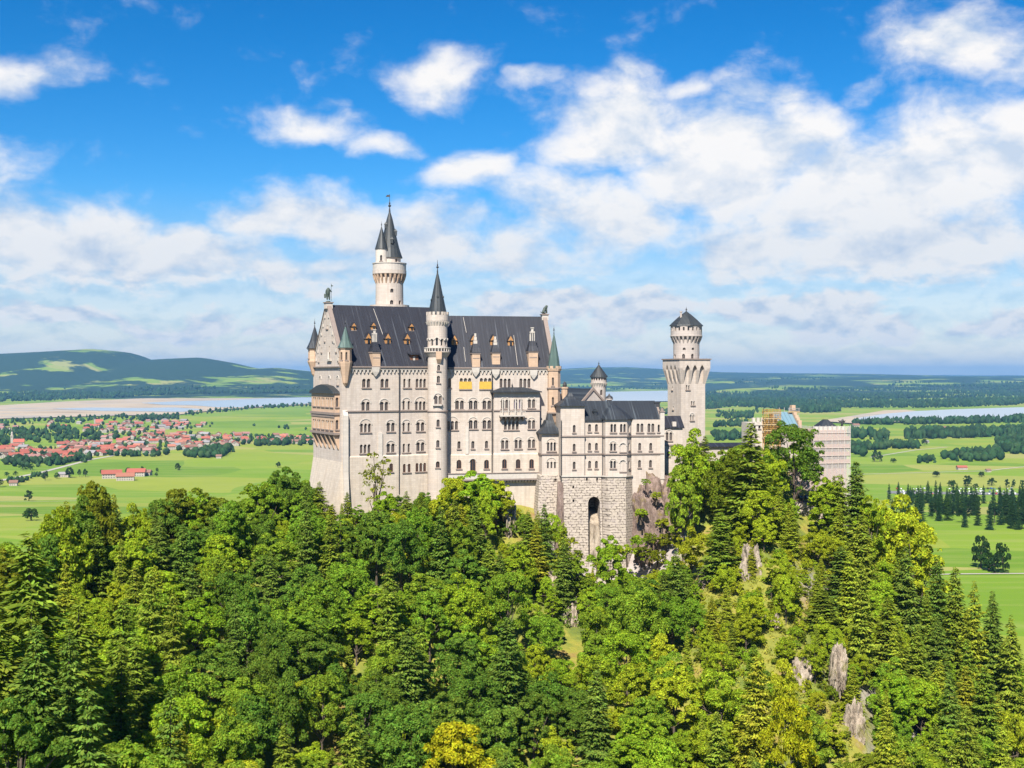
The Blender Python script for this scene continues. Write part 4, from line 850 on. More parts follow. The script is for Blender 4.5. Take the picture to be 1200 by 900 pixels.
# ------------------------------------------------------------------ lower wing in front (three storeys above the arched rubble wall)
FK = Fr(657, 326.0, 6); lwg = root('lower_wing', FK, -36, 'three storey pale wing with dark roofs and rounded bay standing on the rubble wall', 'castle wing')
zb = FK.at(700, 557.5)[1]; xa = FK.at(685, 500)[0]; xb = FK.at(706, 500, .8)[0]; xc = FK.at(740, 500)[0]; xd = FK.at(777.5, 500)[0]
ze1 = FK.at(670, 476.2)[1]; ze2 = FK.at(700, 492)[1]
def pts3(W, L_, off=0., **kw):
    for u, py, n in L_: W.fwin(u, py, 9.0 if n == 1 else 10.5, n, wp=3.3 if n == 1 else 8.0, off=off, **kw)
W = Wall(FK); W.mb.box(0, xa, 0, 10, zb, ze1); pts3(W, [(672.9,502.5,1),(672.9,524.5,1),(672.9,545.5,1)]); W.build('corner_block', [STONE], lwg)
W = Wall(FK); W.mb.box(xa-.3, xd, .8, 14, zb, ze2)
pts3(W, [(691,501.5,1),(699,501.5,1),(691,523.5,1),(699,523.5,1),(691,544.5,1),(699,544.5,1)], .8); W.build('wall', [STONE], lwg)
W = Wall(FK); W.mb.box(xc, xd+.05, -.05, 5, zb-24, ze2+.002)
pts3(W, [(750,501.5,2),(762.8,501.5,2),(749.7,523.5,1),(762.6,523.5,1),(749.5,543.5,1),(762.4,543.5,1)], -.05)
W.fwin(772, 502, 9, 1, wp=2.6, off=-.05); W.build('wall', [STONE], lwg)
# polygonal bay
yb = -1.5; xm0 = FK.at(709.5, 500, yb)[0]; xm1 = FK.at(734.5, 500, yb)[0]
BAY = [(xb, .9), (xm0, yb), (xm1, yb), (xc+.02, .3), (xc+.02, 5), (xb, 5)]
W = Wall(FK); W.mb.prism(BAY, 'z', zb, ze2+.006)
for u, py, n, hd in [(718.8,501.8,2,0),(730,501.8,2,0),(718.5,524,2,1),(718.5,544.5,2,1)]: W.fwin(u, py, 10 if py < 510 else 9, n, wp=6.8, off=yb, hood=bool(hd), gap=.25)
for py in (524.5, 546): W.fwin(730, py, 10 if py < 530 else 13, 1, wp=6.4, off=yb, hood=True, depth=.25, glassm=STONE, frame=0, label='blind arched niche')
q0, q1 = Vector(BAY[2]), Vector(BAY[3]); mid = (q1-q0).length/2
for py in (502, 523, 544):
    z = FK.at(737, py)[1]; W.win(plane(q0, q1), mid, z-1, .75, 2.0, 1)
W.build('bay', [STONE], lwg)
mb = MB(); hip(mb, 0, xa, 0, 10, ze1+.005, FK.at(671, 461)[1], .35, 1.2, .55, .22, .55); obj('roof', mb, [SLATE2], lwg, FK)
zr = FK.at(760, 476.5, 7)[1]
mb = MB(); gable_roof(mb, xa+.02, xd-.7, .8, 14, ze2+.03, zr+1.2, .3, .45); obj('roof', mb, [SLATE2], lwg, FK)
mb = MB(); zt = FK.at(722, 474, 4)[1]; R0 = [(xb-.4,.8),(xm0-.2,yb-.5),(xm1+.2,yb-.5),(xc+.5,.1),(xc+.5,4.4),(xb-.4,4.4)]; T = Vector(((xm0+xm1)/2, 4.3))
mb.loft([[(a,b,ze2+.02) for a,b in R0], [(a,b,ze2+.27) for a,b in R0], [(a+(T.x-a)*.5, b+(T.y-b)*.5, ze2+.27+(zt-ze2)*.58) for a,b in R0], [(a+(T.x-a)*.97, b+(T.y-b)*.97, zt+.2) for a,b in R0]]); obj('bay_roof', mb, [SLATE2], lwg, FK)
mb = MB(); mb.prism([(2.2, ze2-.5), (7, ze2+2.9), (7, ze2+3.6), (2.2, ze2+.5)], 'x', xd-.68, xd+.1, 0); x, z = FK.at(776.3, 483, -.2); mb.box(x-.55, x+.55, -.2, 1.0, zb-1, z, 1); mb.box(x-.7, x+.7, -.35, 1.15, z, z+.3, 0); mb.prism([(x-.35, z+.302), (x+.35, z+.302), (x+.3, z+1.0), (x-.3, z+1.0)], 'y', .05, .75, 0); obj('gable', mb, [TRIM, PALETRIM], lwg, FK)
x, z = FK.at(769.5, 472, 7); mb = MB(); mb.box(x-.7, x+.7, 6.2, 7.8, z-2.5, z); mb.box(x-.85, x+.85, 6.05, 7.95, z, z+.3); obj('chimney', mb, [IRON], lwg, FK)
x, z = FK.at(697, 484, 3); mb = MB(); mb.box(x-.5, x+.5, 1.8, 4, z-.9, z+.4); mb.prism([(x-.7, z+.38), (x+.7, z+.38), (x, z+1.1)], 'y', 1.6, 4.2); obj('dormer', mb, [SLATE2], lwg, FK)
def course(mb, z, pl):
    for p, q in zip(pl[:-1], pl[1:]):
        p, q = Vector(p), Vector(q); e = (q-p).normalized(); n = Vector((e.y, -e.x)); a, b = p - e*.1, q + e*.1
        mb.loft([[(*(a+n*.003), zz_), (*(b+n*.003), zz_), (*(b+n*.24), zz_), (*(a+n*.24), zz_)] for zz_ in (z-.2, z+.15)])
mb = MB(); line = [(0,0), (xa,0), (xa+.001,.8), (xb,.8), (xm0,yb), (xm1,yb), (xc,.25), (xc+.01,-.05), (xd,-.05)]
for py in (511, 532): course(mb, FK.at(700, py)[1], line)
obj('string_course', mb, [TRIM], lwg, FK)
mb = MB()
for u, o_ in ((657.6, 0), (706, .8)):
    x, z = FK.at(u, 500, o_); mb.tube((x, -.25+o_, ze2-.1), (x, -.25+o_, zb-6), .13)
obj('drainpipe', mb, [IRON], lwg, FK)
# the rubble wall that carries it, with a deep arched opening over the gully
FW = FK; rw = root('retaining_wall', FW, -62, 'tall rubble retaining wall with a dark arched opening under the lower wing', 'wall')
W = Wall(FW); zt = zb - .02; x0 = FW.at(660, 600, -.8)[0]; x1 = FW.at(741, 600, -.8)[0]
xm = FW.at(705, 600, -1.2)[0]
W.mb.loft([[(x0,-2.6,-62),(xm+.5,-2.6,-62),(xm+.5,12,-62),(x0,12,-62)], [(x0-.3,-.55,zt),(xm,-.55,zt),(xm,12,zt),(x0-.3,12,zt)]])
xo, zo = FW.at(696.2, 605, -1.0); hw = 1.55; zo1 = FW.at(696, 582, -1.0)[1]
W.cut.loft([[(x, -6, z) for x, z in outline(xo, -58, hw*2, zo1+58, 'arch')], [(x, 8.5, z) for x, z in outline(xo, -58, hw*2, zo1+58, 'arch')]])
for u, py in [(672,571),(672,587),(700,562),(688,562)]: W.fwin(u, py, 3.6, 1, wp=2.2, off=-.9, kind='rect', sill=False, depth=.9)
W.build('wall', [RUBBLE], rw, wins='sub')
mb = MB(); mb.loft([[(xm+.2,-.4,-62),(xm+2.8,-3.8,-62),(x1-2.2,-3.8,-62),(x1+.8,-.6,-62),(x1+.8,12.1,-62),(xm+.2,12.1,-62)], [(xm+.02,-.2,zt-.001),(xm+1.2,-2.3,zt-.001),(x1-2.0,-2.3,zt-.001),(x1,-.3,zt-.001),(x1,12.1,zt-.001),(xm+.02,12.1,zt-.001)]]); obj('round_buttress', mb, [RUBBLE], rw, FW)
mb = MB(); ye = 6.8
mb.loft([[(xo-hw+.02,-.8,-60),(xo+hw-.02,-2.2,-60),(xo+hw-.02,8.4,-60),(xo-hw+.02,8.4,-60)], [(xo-hw+.02,1.2,zo1-6.5),(xo+hw-.02,-.2,zo1-8),(xo+hw-.02,8.4,zo1-7),(xo-hw+.02,8.4,zo1-7)], [(xo-hw+.02,5.0,zo1-3.8),(xo+hw-.02,3.0,zo1-4.8),(xo+hw-.02,8.4,zo1-3.6),(xo-hw+.02,8.4,zo1-3.6)]]); obj('rock_fill', mb, [ROCKG], rw, FW)
mb = MB(); course(mb, zt+.02, [(x0-.3,-.58), (xm,-.58), (xm+1.2,-2.34), (x1-2.0,-2.34), (x1,-.33)]); obj('coping', mb, [PALETRIM], rw, FW)
# leaning rock rib left of the opening
mb = MB(); xq = FW.at(658, 600, -1)[0]
mb.loft([[(xq-3.4,-5.5,-64),(xq+.6,-5.0,-64),(xq+1.6,3,-64),(xq-2.6,3,-64)], [(xq-1.6,-2.6,-42),(xq+.5,-2.2,-42),(xq+.9,2,-42),(xq-1.2,2,-42)], [(xq-.9,-.8,zt-1.5),(xq+.5,-.6,zt-1.5),(xq+.6,2,zt-1.5),(xq-.6,2,zt-1.5)]]); obj('rock_rib', mb, [ROCKP], rw, FW)

# ------------------------------------------------------------------ gabled knights' building and small turret behind the lower wing
FG = Fr(683, 349.5, 28); kb = root('gabled_building', FG, -30, 'small gabled building with grey green roof seen behind the lower wing', 'building')
wG = FG.at(707, 470)[0]; zeG = FG.at(683, 471)[1]; zrG = zf(457, 352.5); LG = 15.
W = Wall(FG); W.mb.prism([(0, -30), (wG, -30), (wG, zeG), (wG/2, zrG), (0, zeG)], 'y', 0, LG)
W.fwin(693, 472, 5, 1, wp=2.2); W.fwin(701, 473, 4, 1, wp=2); W.build('wall', [STONEG], kb)
mb = MB(); sl = (zrG-zeG)/(wG/2)
mb.prism([(-.8, zeG-.8*sl), (wG/2, zrG), (wG+.8, zeG-.8*sl), (wG+.8, zeG-.8*sl+.35), (wG/2, zrG+.42), (-.8, zeG-.8*sl+.35)], 'y', .45, LG); mb.prism([(-2.6, zeG-2.6*sl*.75), (-.7, zeG-.7*sl+.0), (-.7, zeG-.7*sl+.33), (-2.6, zeG-2.6*sl*.75+.3)], 'y', .6, LG); obj('roof', mb, [SLATE2], kb, FG)
mb = MB(); mb.prism([(-.5, zeG-.5*sl-.1), (wG/2, zrG-.1), (wG+.5, zeG-.5*sl-.1), (wG+.5, zeG-.5*sl+.55), (wG/2, zrG+.75), (-.5, zeG-.5*sl+.55)], 'y', -.3, .42); obj('gable', mb, [TRIM], kb, FG)
x, z = FG.at(662, 471, 8); ch = MB(); Fc = Fr(661.8, 356, 0); zc = zf(453.5, 356)
ch.lathe(0, 0, [(.95, -12), (.95, zc-.5), (1.15, zc-.45), (1.15, zc)], 8); ch.lathe(0, 0, [(.5, zc+.01), (.62, zc+.5), (.4, zc+1.2), (.1, zc+1.5)], 8, 1); obj('chimney', ch, [PEACH, IRON], kb, Fc)
Fc = Fr(652, 352, 0); zc = zf(466, 352); ch = MB(); ch.lathe(0, 0, [(1.0, -20), (1.0, zc-1.2), (1.25, zc-1.1), (1.25, zc-.3), (.9, zc)], 10); ch.lathe(0, 0, [(.4, zc+.01), (.5, zc+.4), (.1, zc+1)], 8, 1); obj('chimney', ch, [PEACH, IRON], kb, Fc)
Ys = 360.0; FS = Fr(701.7, Ys, 0); tr = root('crenellated_turret', FS, -28, 'small round turret with toothed frieze and black cone roof behind the gabled building', 'turret')
zz = lambda p: zf(p, Ys); r = 8.2*Ys/FPX
W = Wall(FS); W.mb.lathe(0, 0, [(r, -28), (r, zz(449.2)), (r*1.12, zz(448.6)), (r*1.12, zz(442.2))], 24); W.win(around(r, -math.pi/2+.3), 0, zz(463), .7, 1.5, 1, depth=.4, frame=3, sill=False)
for k in range(9):
    W.win(around(r*1.12, -math.pi/2-1.4+k*.35), 0, zz(445.8), .42, .75, 1, 'rect', depth=.3, frame=3, sill=False)
W.build('shaft', [STONEG], tr)
mb = MB()
for i in range(20):
    a = 2*math.pi*i/20; c, s = math.cos(a), math.sin(a); mb.tube((c*r*.98, s*r*.98, zz(453.5)), (c*r*1.1, s*r*1.1, zz(448.5)), .1, .34, 5)
obj('corbel_frieze', mb, [PALETRIM], tr, FS)
mb = MB(); mb.lathe(0, 0, [(r*1.3, zz(442.1)), (r*1.26, zz(440.8)), (r*.6, zz(433.5)), (.08, zz(427.2))], 18); obj('cone_roof', mb, [CONE], tr, FS)
mb = MB(); finial(mb, 0, 0, zz(427.5), 1.0, 0, .09); obj('finial', mb, [IRON], tr, FS)
Fc = Fr(714, 352, 0); zc = zf(469, 352); ch = MB(); ch.lathe(0, 0, [(.7, -14), (.7, zc), (1.0, zc+.1), (1.0, zc+.5)], 10); ch.lathe(0, 0, [(1.05, zc+.51), (.9, zc+.95), (.3, zc+1.35), (.1, zc+1.8)], 10, 1); ob = obj('chimney_stack', ch, [STONEG, IRON], None, Fc); tag(ob, 'lone round chimney with black cap behind the lower wing roof', 'chimney')

# ------------------------------------------------------------------ square tower
FQ = Fr(798, 352.0, 21.5); sq = root('square_tower', FQ, -34, 'pale square tower with flared arcaded top and round turret storey', 'tower')
S = 7.6; zm0, zm1, zp = zf(444, 352), zf(427, 352), zf(421.5, 352)
W = Wall(FQ); W.mb.box(0, S, 0, S, -34, zm1)
for u, py, n, hp in [(806,454,2,5.5),(812,472.5,2,5),(811,489.5,2,6.5)]: W.fwin(u, py, hp, n, wp=4.8, kind='arch' if py > 480 else 'rect', hood=py > 480, gap=.3)
for u, py in [(788,455),(789,478)]: W.fwin(u, py, 4, 1, wp=2, face='left')
W.build('shaft', [STONE], sq)
mb = MB(); E = 1.05; zk = zm1 - .1
mb.box(-E, S+E, -E, S+E, zk, zp); mb.box(-E-.25, S+E+.25, -E-.25, S+E+.25, zp+.001, zp+.32, 1)
T_ = 4
def pier(c, w, axis):
    P = [(-.002, zm0-1.4), (-.002, zk-.001), (-E, zk-.001), (-E, zk-1.5)]
    if axis == 'f': mb.prism(P, 'x', c-w/2, c+w/2)
    elif axis == 'l': mb.prism(P, 'y', c-w/2, c+w/2)
    elif axis == 'b': mb.prism([(S-a, b) for a, b in P], 'x', c-w/2, c+w/2)
    else: mb.prism([(S-a, b) for a, b in P], 'y', c-w/2, c+w/2)
for ax in 'flbr':
    for k in range(T_): pier(.4 + (S-.8)*k/(T_-1), .8, ax)
    for k in range(T_-1):                                    # pointed heads between the piers
        c = .4 + (S-.8)*(k+.5)/(T_-1); h = (S-.8)/(T_-1)/2 - .395
        for s in (-1, 1):
            Pq = [(c+s*(h+.01), zk-.002), (c, zk-.002), (c+s*h*.55, zk-.55), (c+s*(h+.01), zk-1.3)]
            if ax == 'f': mb.prism(Pq, 'y', -E+.02, -.003)
            elif ax == 'l': mb.prism(Pq, 'x', -E+.02, -.003)
            elif ax == 'b': mb.prism(Pq, 'y', S+.003, S+E-.02)
            else: mb.prism(Pq, 'x', S+.003, S+E-.02)
for (a, b, c, d) in ((-E, -.002, -E, -.002), (S+.002, S+E, -E, -.002), (-E, -.002, S+.002, S+E), (S+.002, S+E, S+.002, S+E)):
    x_, y_ = (0 if a < 0 else S), (0 if c < 0 else S); mb.loft([[(x_-.01,y_-.01,zm0-1.6),(x_+.01,y_-.01,zm0-1.6),(x_+.01,y_+.01,zm0-1.6),(x_-.01,y_+.01,zm0-1.6)], [(a,c,zk-1.0),(b,c,zk-1.0),(b,d,zk-1.0),(a,d,zk-1.0)], [(a,c,zk-.003),(b,c,zk-.003),(b,d,zk-.003),(a,d,zk-.003)]])
obj('machicolation', mb, [STONE, TRIM], sq, FQ)
cx_ = S/2; Yq = 356.0; zz = lambda p: zf(p, Yq); r = 15.3*Yq/FPX
W = Wall(FQ); W.mb.lathe(cx_, cx_, [(r, zp+.1), (r, zz(395.5)), (r*1.2, zz(394.6)), (r*1.2, zz(382.2))], 28)
for k, py, h in [(-.35,418,1.5),(.35,418,1.5),(-.3,409,.7),(.4,409,.7),(-1.2,418,1.4),(1.2,418,1.4)]: W.win(around(r, -math.pi/2-FQ.a+k, cx_, cx_), 0, zz(py)-h/2, .8, h, 1, depth=.5, frame=3, sill=False)
for k in range(11): W.win(around(r*1.2, -math.pi/2-FQ.a-1.5+k*.3, cx_, cx_), 0, zz(387.8), .5, 1.0, 1, 'rect', depth=.45, frame=3, sill=False)
W.build('round_storey', [STONEG], sq)
mb = MB()
for i in range(22):
    a = 2*math.pi*i/22; c, s = math.cos(a), math.sin(a); mb.loft([[(cx_+c*R1-s*b*.16*w_, cx_+s*R1+c*b*.16*w_, z) for (R1, b) in ((r*.98,-1),(r*.98,1),(Ro,1),(Ro,-1))] for (Ro, w_, z) in ((r*1.0, .9, zz(402.5)), (r*1.14, 1.3, zz(398)), (r*1.215, 1.9, zz(394.5)))])
mb.lathe(cx_, cx_, [(r*1.2, zz(394.4)), (r*1.235, zz(394.2)), (r*1.235, zz(393.2)), (r*1.2, zz(393))], 28); obj('corbel_frieze', mb, [STONEG], sq, FQ)
mb = MB(); mb.lathe(cx_, cx_, [(r*1.34, zz(382.1)), (r*1.3, zz(381)), (r*.85, zz(374.5)), (r*.42, zz(369)), (.1, zz(364.5))], 8, 0, .5); obj('cone_roof', mb, [CONE], sq, FQ)
mb = MB(); finial(mb, cx_, cx_, zz(364.8), 1.3, 0, .13); obj('finial', mb, [IRON], sq, FQ)
mb = MB(); mb.tube((cx_-2.0, cx_-.6, zz(378)), (cx_-2.0, cx_-.6, zz(366)), .3, .3, 8); mb.tube((cx_-2.0, cx_-.6, zz(366)), (cx_-2.0, cx_-.6, zz(364.8)), .42, .42, 8); obj('chimney', mb, [STONEG], sq, FQ)

# connecting range between lower wing and square tower
FC = Fr(777.8, 337.0, 5); cr = root('connecting_range', FC, -36, 'low pale connecting range with dark roof between lower wing and square tower', 'building')
wC = FC.at(800, 500)[0]; zeC = FC.at(788, 501)[1]
W = Wall(FC); W.mb.box(0, wC, 0, 9, -36, zeC); W.fwin(784, 511.5, 10, 2, wp=7.5, hood=True); W.fwin(783.5, 532, 6, 1, wp=3.2, hood=True); W.build('wall', [STONE], cr)
mb = MB(); gable_roof(mb, -.1, wC+.4, 0, 9, zeC+.02, zeC+2.6, .3, .4); obj('roof', mb, [SLATE], cr, FC)
mb = MB(); z = FC.at(788, 521.5)[1]; mb.box(-.02, wC+.1, -.22, -.003, z-.2, z+.14); obj('string_course', mb, [TRIM], cr, FC)
mb = MB(); x, z = FC.at(790.5, 497, -.2); mb.box(x-.5, x+.5, -.1, 1.2, zeC+.3, z+.6); obj('chimney', mb, [PALETRIM], cr, FC)
# low courtyard wall right of the tower
FB = Fr(826, 350, 8); xe = FB.at(878, 530)[0]; zt = FB.at(850, 521.5)[1]
cw = root('courtyard_building', FB, -36, 'low courtyard range under a flat dark roof behind the trees right of the square tower', 'building')
mb = MB(); mb.box(0, xe, 0, 6, -36, zt-.6); obj('wall', mb, [STONEG], cw, FB)
mb = MB(); mb.prism([(-.6, zt-.6), (6.6, zt-.6), (6.6, zt-.2), (3, zt+.5), (-.6, zt-.25)], 'x', -.4, xe+.4); obj('roof', mb, [SLATE], cw, FB)

# ------------------------------------------------------------------ gatehouse: scaffolded west block, blue grey roof with stepped gable, wrapped tower
FH = Fr(881, 352, 10); gh = root('gatehouse', FH, -38, 'gatehouse with white crenellated block, blue grey roof and stepped gable at right', 'gatehouse')
wh = FH.at(912, 500)[0]; zth = FH.at(890, 489.5)[1]; zlo = FH.at(890, 545)[1]
W = Wall(FH); W.mb.box(0, wh, 0, 8, -38, zth-1.4)
for u, py in [(884.5,500),(890,500),(886,512)]: W.fwin(u, py, 4.5, 1, wp=2.6)
W.build('wall', [WHITE], gh)
mb = MB(); n = 6
for i in range(n):
    x = wh*(i+.15)/n; mb.box(x, x+wh/n*.6, -.1, .5, zth-1.395, zth)
mb.box(-.1, wh+.1, -.18, -.003, zth-2.1, zth-1.6); obj('battlement', mb, [WHITE], gh, FH)
xg0 = wh+.2; xg1 = FH.at(934, 500)[0]; zeH = FH.at(920, 500)[1]; zrH = FH.at(920, 484, 5)[1]
W = Wall(FH); W.mb.prism([(0, -38), (10, -38), (10, zeH), (5, zrH), (0, zeH)], 'x', xg0, xg1+1.2); W.fwin(922, 508, 5, 2, wp=5); W.build('wall', [STONEG], gh)
m_, nt_, b_ = mat('blue_grey_metal_roof'); sp_ = N(nt_, 'ShaderNodeSeparateXYZ'); L(nt_, objc(nt_), sp_.inputs[0]); fr_ = M_(nt_, 'LESS_THAN', M_(nt_, 'FRACT', M_(nt_, 'MULTIPLY', sp_.outputs[0], .9)), .16)
L(nt_, mixc(nt_, fr_, (.13, .22, .27), (.07, .13, .17)), b_.inputs['Base Color']); b_.inputs['Roughness'].default_value = .5; BLUEROOF = m_
mb = MB(); gable_roof(mb, xg0+.1, xg1+.3, 0, 10, zeH+.05, zrH+.05, .25, .4); obj('roof', mb, [BLUEROOF], gh, FH)
mb = MB(); ns = 5
for i in range(ns):
    for s in (0, 1):
        ya = i*5/ns; yb_ = ya + 5/ns; zt_ = zeH + (zrH-zeH)*(i+1)/ns + 1.0
        mb.box(xg1+.31, xg1+1.25, (ya if not s else 10-yb_)-(.3 if i == 0 else 0), (yb_ if not s else 10-ya), zeH-3, zt_)
mb.box(xg1+.25, xg1+1.3, 4.2, 5.8, zrH+.9, zrH+2.2); obj('stepped_gable', mb, [PEACH], gh, FH)
x, z = FH.at(907, 485, 5); mb = MB(); mb.box(x-.7, x+.7, 5, 6.4, z-3, z); mb.box(x-.9, x+.9, 4.8, 6.6, z, z+.3); obj('chimney', mb, [WOOD], gh, FH)
SCAF = plain('scaffold_tube', (.55, .30, .06), .6); PLANK = plain('scaffold_plank', (.52, .38, .20), .8); STEEL = plain('grey_scaffold_tube', (.45, .44, .43), .5)
def scaffold(name, fr, x0, x1, y0, y1, zs, label, m1, step=1.6):
    t = root(name, fr, zs[0], label, 'scaffold'); up = MB(); nx = max(1, round((x1-x0)/step))
    for i in range(nx+1):
        for y in (y0, y1):
            x = x0 + (x1-x0)*i/nx; up.tube((x, y, zs[0]), (x, y, zs[-1]+1.2), .09, .09, 5)
    obj('upright', up, [m1], t, fr)
    for z in zs[1:]:
        d = MB(); d.box(x0-.2, x1+.2, y0-.1, y1+.1, z-.12, z); d.box(x0-.2, x1+.2, y0-.16, y0-.102, z+.002, z+.3); obj('deck', d, [PLANK], t, fr)
        g = MB()
        for h in (.6, 1.1): g.tube((x0-.2, y0-.15, z+h), (x1+.2, y0-.15, z+h), .07, .07, 5)
        obj('guard_rail', g, [m1], t, fr)
    b = MB()
    for i in range(0, nx, 2):
        for k in range(len(zs)-1): b.tube((x0+(x1-x0)*i/nx, y0-.2, zs[k]), (x0+(x1-x0)*(i+1)/nx, y0-.2, zs[k+1]), .06, .06, 5)
    obj('brace', b, [m1], t, fr); return t
xs0 = FH.at(895, 490, -1.2)[0]; xs1 = FH.at(914, 490, -1.2)[0]; zsc = [FH.at(900, p, -1.2)[1] for p in (540, 512, 505, 498, 491, 484.5)]
scaffold('yellow_scaffold', FH, xs0, xs1, -1.6, -.5, zsc, 'ochre yellow scaffold climbing the front of the gatehouse', SCAF, 1.0)
xs2 = FH.at(932, 490, -.6)[0]; scaffold('gable_scaffold', FH, xs2, xs2+3.0, 4.0, 11, [zeH-2, zeH+1.2, zrH+.2], 'grey scaffold standing round the stepped gable', STEEL, 1.5)
# wrapped tower
FX = Fr(953.5, 345, 12); wt = root('wrapped_tower', FX, -40, 'block shaped tower wrapped in white netting with pink brick showing through', 'tower')
wx = FX.at(993, 510, .8)[0]; ztx = FX.at(970, 504, .8)[1]
mb = MB(); mb.box(.8, wx-.2, .9, 11, -40, ztx); obj('wall', mb, [plain('pink_brick', (.55, .31, .24), .9)], wt, FX)
mb = MB()
for py in (512, 521, 530, 539):
    z = FX.at(970, py)[1]; mb.box(.1, wx+.3, .15, .85, z-.25, z+.1)
obj('deck', mb, [PLANK], wt, FX)
mb = MB(); BAND = plain('terracotta_board', (.52, .27, .19), .9)
for py in (512, 521, 530, 539):
    z = FX.at(970, py)[1]; mb.box(.1, wx+.3, -.02, .03, z-1.05, z+.1)
obj('toe_board', mb, [BAND], wt, FX)
for py in (507.5, 516, 525, 534, 543):
    z = FX.at(970, py)[1]; mb = MB(); mb.tube((-.15, -.22, z), (wx+.5, -.22, z), .07, .07, 5); obj('ledger', mb, [PALETRIM], wt, FX)
for i in range(7):
    x = -.1 + (wx+.5)*i/6; mb = MB(); mb.tube((x, -.2, -37), (x, -.2, ztx+1.3), .07, .07, 5); obj('upright', mb, [PALETRIM], wt, FX)
mb = MB()
for i in range(9):
    x = .2 + (wx)*i/8; mb.tube((x, .12, -38), (x, .12, ztx+1.0), .08, .08, 5)
for i in range(6): mb.tube((.05, .2+i*2.2, -38), (.05, .2+i*2.2, ztx+1.0), .08, .08, 5)
obj('upright', mb, [STEEL], wt, FX)
m_, nt_, b_ = mat('white_netting'); b_.inputs['Base Color'].default_value = (.66, .60, .56, 1); b_.inputs['Roughness'].default_value = .9
tp = N(nt_, 'ShaderNodeBsdfTransparent'); mx = N(nt_, 'ShaderNodeMixShader'); nn = nz(nt_, objc(nt_), 1.2, 4); L(nt_, M_(nt_, 'ADD', M_(nt_, 'MULTIPLY', nn, .2), .17, clamp=True), mx.inputs[0]); L(nt_, tp.outputs[0], mx.inputs[1]); L(nt_, b_.outputs[0], mx.inputs[2]); L(nt_, mx.outputs[0], nt_.nodes['Material Output'].inputs[0]); NET = m_
mb = MB(); zt = ztx + 1.1
mb.box(-.12, wx+.5, -.10, -.06, -36, zt); mb.box(-.12, -.08, -.058, 11.2, -36, zt); obj('netting', mb, [NET], wt, FX)
mb = MB(); n = 7
for i in range(n):
    x = .8 + (wx-1.0)*(i+.1)/n; mb.box(x, x+(wx-1.0)/n*.55, .9, 1.5, ztx+.002, ztx+.9)
obj('battlement', mb, [WHITE], wt, FX)
x, z = FX.at(972, 500, 6); mb = MB(); hip(mb, x-3.5, x+1.5, 4, 9, ztx+.2, ztx+2.7, .5, .5, .3, .2); obj('roof', mb, [SLATE2], wt, FX)
x, z = FX.at(983.5, 503, 3); ob = obj('eagle_statue', skin_mesh('eagle_statue', [(0,0,.9),(.1,0,1.5),(.15,0,1.9),(.42,0,1.85),(-.3,0,.1),(-.75,0,1.35),(-1.2,0,1.75),(.65,.1,1.2),(.95,.1,1.7),(.15,.15,.1)], [(0,1),(1,2),(2,3),(0,4),(1,5),(5,6),(1,7),(7,8),(0,9)], [.38,.34,.22,.1,.16,.24,.1,.22,.1,.14], [IRON]), None, None, FX.M @ Matrix.Translation((x, 1.2, ztx+.9))); tag(ob, 'dark bird statue on the battlement of the wrapped tower', 'statue')
# forecourt wall and people by it
FP = Fr(926, 338, 4); xe = FP.at(961, 570)[0]; mb = MB(); zt = FP.at(940, 545)[1]; mb.box(0, xe, 0, .8, -46, zt); mb.box(-.1, xe+.1, -.12, .92, zt+.001, zt+.3, 1); ob = obj('forecourt_wall', mb, [plain('pinkish_wall_stone', (.48, .37, .32), .9, .2, .8), TRIM], None, FP); tag(ob, 'pinkish stone forecourt wall rising behind the group of visitors', 'wall')

# ------------------------------------------------------------------ rock outcrops
def crag(name, u, p0, p1, wpx, Y, dep, mtl, seed, label, lean=0., rough=.22):
    z0, z1 = zf(p1, Y), zf(p0, Y); X = (u-600)/FPX*Y; hw = wpx/FPX*Y/2; h = (z1-z0)/2
    nu, nv = 120, 96; th = np.linspace(0, 2*np.pi, nu, endpoint=False); ph = np.linspace(.02, np.pi-.02, nv); T, P = np.meshgrid(th, ph)
    def sp(v, k): return np.sign(v)*np.abs(v)**k
    x = sp(np.cos(T), .6)*sp(np.sin(P), .55); y = sp(np.sin(T), .6)*sp(np.sin(P), .55); z = sp(np.cos(P), .8)
    s = seed*3.7; d = (1 - (.28 if name == 'rock_outcrop' else .06)*np.maximum(z, 0)) * (1 + rough*(fbm(x*2.8+s+z*.8, z*1.8+y*2.0, seed, 5)*1.8 - 1.3*np.abs(fbm(x*5.5+s, z*1.1+y*4, seed+9, 4)) + .25 + .25*fbm(x*8+s, z*7+y*6, seed+3, 2) + .35*np.floor(3*fbm(x*2+s, z*4, seed+5, 2))/3))
    V = np.c_[(x*d*hw + z*lean*hw).ravel(), (y*d*dep + z*.35*dep).ravel(), (z*d*h*.98).ravel()]
    i = np.arange(nu*nv).reshape(nv, nu); j = np.roll(i, -1, axis=1); F = np.stack([i[:-1].ravel(), i[1:].ravel(), j[1:].ravel(), j[:-1].ravel()], 1)
    o = obj(name, npmesh(name, V, F, mtl), None, None, Matrix.Translation((X, Y, (z0+z1)/2))); return tag(o, label, 'rock', 'rock outcrops on the castle hill')
crag('cliff_rock', 766, 553, 684, 54, 330, 7, ROCKP, 3, 'mauve brown cliff standing right of the rubble retaining wall', .0, .17)
crag('rock_outcrop', 790, 580, 660, 26, 333, 5, ROCKP, 5, 'mauve brown rock shoulder behind the cliff under the square tower', .2, .3)
crag('rock_outcrop', 597, 578, 650, 13, 315, 3.0, ROCKG, 7, 'thin pale rock strip between shrubs below the palace terrace', .25, .42)
crag('rock_outcrop', 668, 694, 786, 25, 281, 3.4, ROCKG, 11, 'long white rock gully running down below the arched wall', .5, .3)
